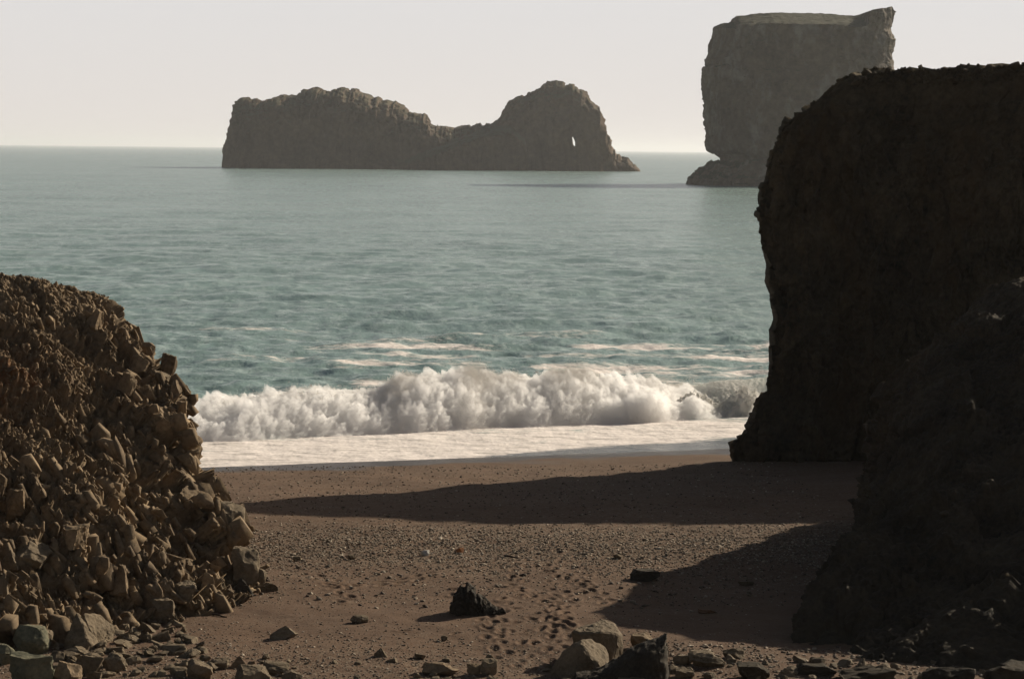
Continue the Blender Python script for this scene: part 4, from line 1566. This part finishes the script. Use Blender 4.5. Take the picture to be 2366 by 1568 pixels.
hull_rock('boulder', 'large dark boulder with a lit right end above the foot boulders', (100, 1446),
          [(20, 1345, 0), (48, 1316, .5), (102, 1314, .4), (152, 1345, .15), (178, 1352, .9), (178, 1385, 1.0), (160, 1420, .25), (118, 1446, 0), (40, 1425, 0),
           (15, 1400, .3), (60, 1316, 1.4), (170, 1400, 1.4)], M_SCREE, 63)
hull_rock('boulder', 'pale flat faced boulder leaning right of the triangular boulder', (230, 1494),
          [(192, 1414, 0.15), (230, 1418, .6), (266, 1444, .9), (263, 1476, .8), (240, 1496, .35), (206, 1456, 0), (190, 1440, 0.1), (214, 1505, 0.05),
           (200, 1440, 1.0), (255, 1500, 1.0)], M_BOULD, 64)
hull_rock('pointed_rock', 'triangular brown boulder under the large dark boulder', (195, 1502),
          [(178, 1410, .5), (190, 1425, .6), (150, 1475, .1), (152, 1502, .0), (205, 1480, .1), (240, 1500, .4), (200, 1508, 0), (230, 1500, .9), (160, 1490, .9)], M_BOULD, 65)


# loose rubble at the foot of the slope: countable middling stones
def foot_stones():
    rg = random.Random(8)
    protos = []
    for i in range(10):
        V, F = cut_rock(900 + i, 'block' if i % 3 else 'round', 2)
        protos.append(mesh_np('loose_rock', V, None, M_BOULD, False, None, F))
    n = 0
    tries = 0
    while n < 260 and tries < 6000:
        tries += 1
        if rg.random() < 0.58:
            px = rg.uniform(130, 480)
            py = rg.uniform(1400, 1566)
            lim = np.interp(px, [130, 340, 400, 480], [1470, 1420, 1415, 1420])
            if py < lim or px > 330 + (py - 1400) * 1.2 + rg.random() * 60:
                continue
            s = rg.uniform(0.10, 0.42)
        else:
            px = rg.uniform(480, 2300)
            py = rg.uniform(1515, 1585)
            s = rg.uniform(0.10, 0.30)
            if 1150 < px < 1260 or (px > 700 and px < 960 and rg.random() < 0.6):
                continue
        g = ground_hit(px, py)
        o = bpy.data.objects.new('loose_rock', protos[rg.randrange(10)])
        COL.objects.link(o)
        o.location = (g.x, g.y, g.z + s * 0.12)
        o.scale = (s * rg.uniform(0.8, 1.5), s * rg.uniform(0.7, 1.1), s * rg.uniform(0.4, 0.8))
        o.rotation_euler = (rg.uniform(-.4, .4), rg.uniform(-.5, .5), rg.uniform(0, 6.28))
        if px < 700:
            tag(o, 'loose angular stone in the rubble below the left slope', 'rock', 'loose stones below the left slope')
        elif px < 1300:
            tag(o, 'small loose stone along the bottom of the beach', 'rock', 'loose stones along the bottom of the beach')
        else:
            tag(o, 'loose stone at the foot of the shaded right bank', 'rock', 'loose stones below the right bank')
        n += 1


foot_stones()


def shaped_rock(name, label, outline, base_py, mat, depth, seed, amp=0.05, Y=None, nx=110):
    """a free standing rock with a concave skyline: real depth, rounded section"""
    xs_p = [a for a, b in outline]
    if Y is None:
        Y = ground_hit((xs_p[0] + xs_p[-1]) / 2, base_py).y
    pts = [at(a, b, Y) for a, b in outline]
    xt = np.array([p.x for p in pts]); zt = np.array([p.z for p in pts])
    zb = at((xs_p[0] + xs_p[-1]) / 2, base_py, Y).z - 0.08
    xs = np.linspace(xt[0], xt[-1], nx)
    hs = np.maximum(np.interp(xs, xt, zt) - zb, 0.01)
    nphi = 70
    e = np.clip(np.minimum(xs - xs[0], xs[-1] - xs) / (0.2 * (xs[-1] - xs[0])), 0, 1)
    hw = depth * (0.25 + 0.75 * np.sqrt(e * (2 - e))) * (0.5 + 0.5 * hs / hs.max())
    phi = np.linspace(0, math.pi, nphi)
    PH, I = np.meshgrid(phi, np.arange(nx), indexing='ij')
    cs, sn = np.cos(PH), np.sin(PH)
    P = np.stack([xs[I], Y + 0.1 - np.sign(cs) * np.abs(cs) ** 0.8 * hw[I], zb + (np.abs(sn) ** 0.62) * hs[I]], -1)
    N = grid_normals(P)
    if N[10, nx // 2, 1] > 0:
        N = -N
    p = P.reshape(-1, 3); n = N.reshape(-1, 3)
    d = amp * (1.2 * fbm(p / 0.5, 4, seed) + 1.3 * facets(p, (0.28, 0.28, 0.32), seed, 0.9) + 0.7 * facets(p, (0.1, 0.1, 0.12), seed + 9, 0.9))
    p = p + n * d[:, None]
    loc = np.array([(xs[0] + xs[-1]) / 2, Y, zb])
    me = mesh_np(name, p - loc, grid_quads(nphi, nx), mat, False)
    o = link(name, me, None, loc)
    tag(o, label, 'rock')
    return o


shaped_rock('pointed_rock', 'black craggy rock with a peak at its left, alone mid beach',
            [(1040, 1412), (1042, 1392), (1052, 1375), (1064, 1354), (1072, 1360), (1080, 1353), (1092, 1362), (1098, 1378), (1118, 1386), (1130, 1396), (1146, 1402), (1160, 1409), (1163, 1418)],
            1418, M_DARK, 0.42, 5, 0.055)
shaped_rock('horned_rock', 'large black rock with a small horn at the bottom of the picture',
            [(1318, 1580), (1330, 1560), (1390, 1548), (1440, 1520), (1470, 1500), (1500, 1484), (1526, 1476), (1541, 1464), (1551, 1472), (1559, 1498), (1560, 1530), (1554, 1560), (1540, 1585)],
            1590, M_DARK, 0.9, 15, 0.032)


# a weathered stick and a tuft of green weed
def stick(label, a, b, rad, mat, Y=None):
    ga, gb = ground_hit(*a), ground_hit(*b)
    V, F = [], []
    n = 14
    for i in range(n + 1):
        t = i / n
        c = ga.lerp(gb, t) + Vector((0, 0.02 * math.sin(t * 7), rad * 0.8 + 0.01 * math.sin(t * 5)))
        r = rad * (1 - 0.5 * t) * (1 + 0.12 * math.sin(i * 2.3))
        for k in range(8):
            an = k * math.pi / 4
            V.append((c.x, c.y + r * math.cos(an), c.z + r * math.sin(an)))
    me = mesh_np('driftwood', np.array(V) - np.array(ga), grid_quads(n + 1, 8, True), mat, True)
    o = link('driftwood', me, None, ga)
    tag(o, label, 'driftwood')


M_WOOD = plain('weathered_wood', (0.05, 0.038, 0.028))
stick('short dark stick on the sand near the foot of the left slope', (491, 1421), (524, 1426), 0.03, M_WOOD)
stick('dark stick lying on the gravel mid beach', (1164, 1286), (1196, 1289), 0.035, M_WOOD)


def weed():
    t = NT('green_weed')
    n = t.noise(40, 3)
    t.bsdf(t.mix(n, (0.09, 0.12, 0.012), (0.22, 0.25, 0.04)), 0.7, 0.3)
    rg = np.random.RandomState(4)
    m = 900
    V, T = [], []
    for i in range(m):
        g = ground_hit(132 + 56 * rg.rand(), 1510 + 9 * rg.rand()) if i < 40 else None
        if g is not None:
            V.append(g)
    c = np.array([list(v) for v in V])
    cc = c[rg.randint(0, len(c), m)] + rg.randn(m, 3) * np.array([0.06, 0.06, 0.0])
    vv, tt = [], []
    for i in range(m):
        a = rg.rand() * 6.28
        h = 0.02 + 0.03 * rg.rand()
        d = np.array([math.cos(a), math.sin(a), 0])
        tip = cc[i] + d * 0.05 + np.array([0, 0, h])
        s = np.array([-d[1], d[0], 0]) * 0.012
        k = len(vv)
        b = cc[i] + np.array([0, 0, -0.02])
        vv += [b - s, b + s, tip]
        tt.append((k, k + 1, k + 2))
    me = mesh_np('weed', np.array(vv), None, t.m, False, None, np.array(tt))
    o = link('weed', me)
    tag(o, 'patch of bright green weed between the bottom left boulders', None, None, 'stuff')


weed()


# ------------------------------------------------------------------ sea haze
def haze():
    bm = bmesh.new()
    bmesh.ops.create_cube(bm, size=1.0)
    me = bpy.data.meshes.new('haze')
    x0, x1, y0, y1, z0, z1 = -62000, 62000, -200, 62000, -62, 90
    for v in bm.verts:
        v.co = ((x1 if v.co.x > 0 else x0), (y1 if v.co.y > 0 else y0), (z1 if v.co.z > 0 else z0))
    bm.to_mesh(me)
    bm.free()
    m = bpy.data.materials.new('haze_air')
    m.use_nodes = True
    m.node_tree.nodes.clear()
    out = m.node_tree.nodes.new('ShaderNodeOutputMaterial')
    pv = m.node_tree.nodes.new('ShaderNodeVolumePrincipled')
    pv.inputs['Color'].default_value = (0.93, 0.95, 1.0, 1)
    pv.inputs['Density'].default_value = 0.00006
    pv.inputs['Anisotropy'].default_value = 0.3
    m.node_tree.links.new(pv.outputs[0], out.inputs['Volume'])
    me.materials.append(m)
    o = link('haze', me)
    o["kind"] = 'stuff'


haze()
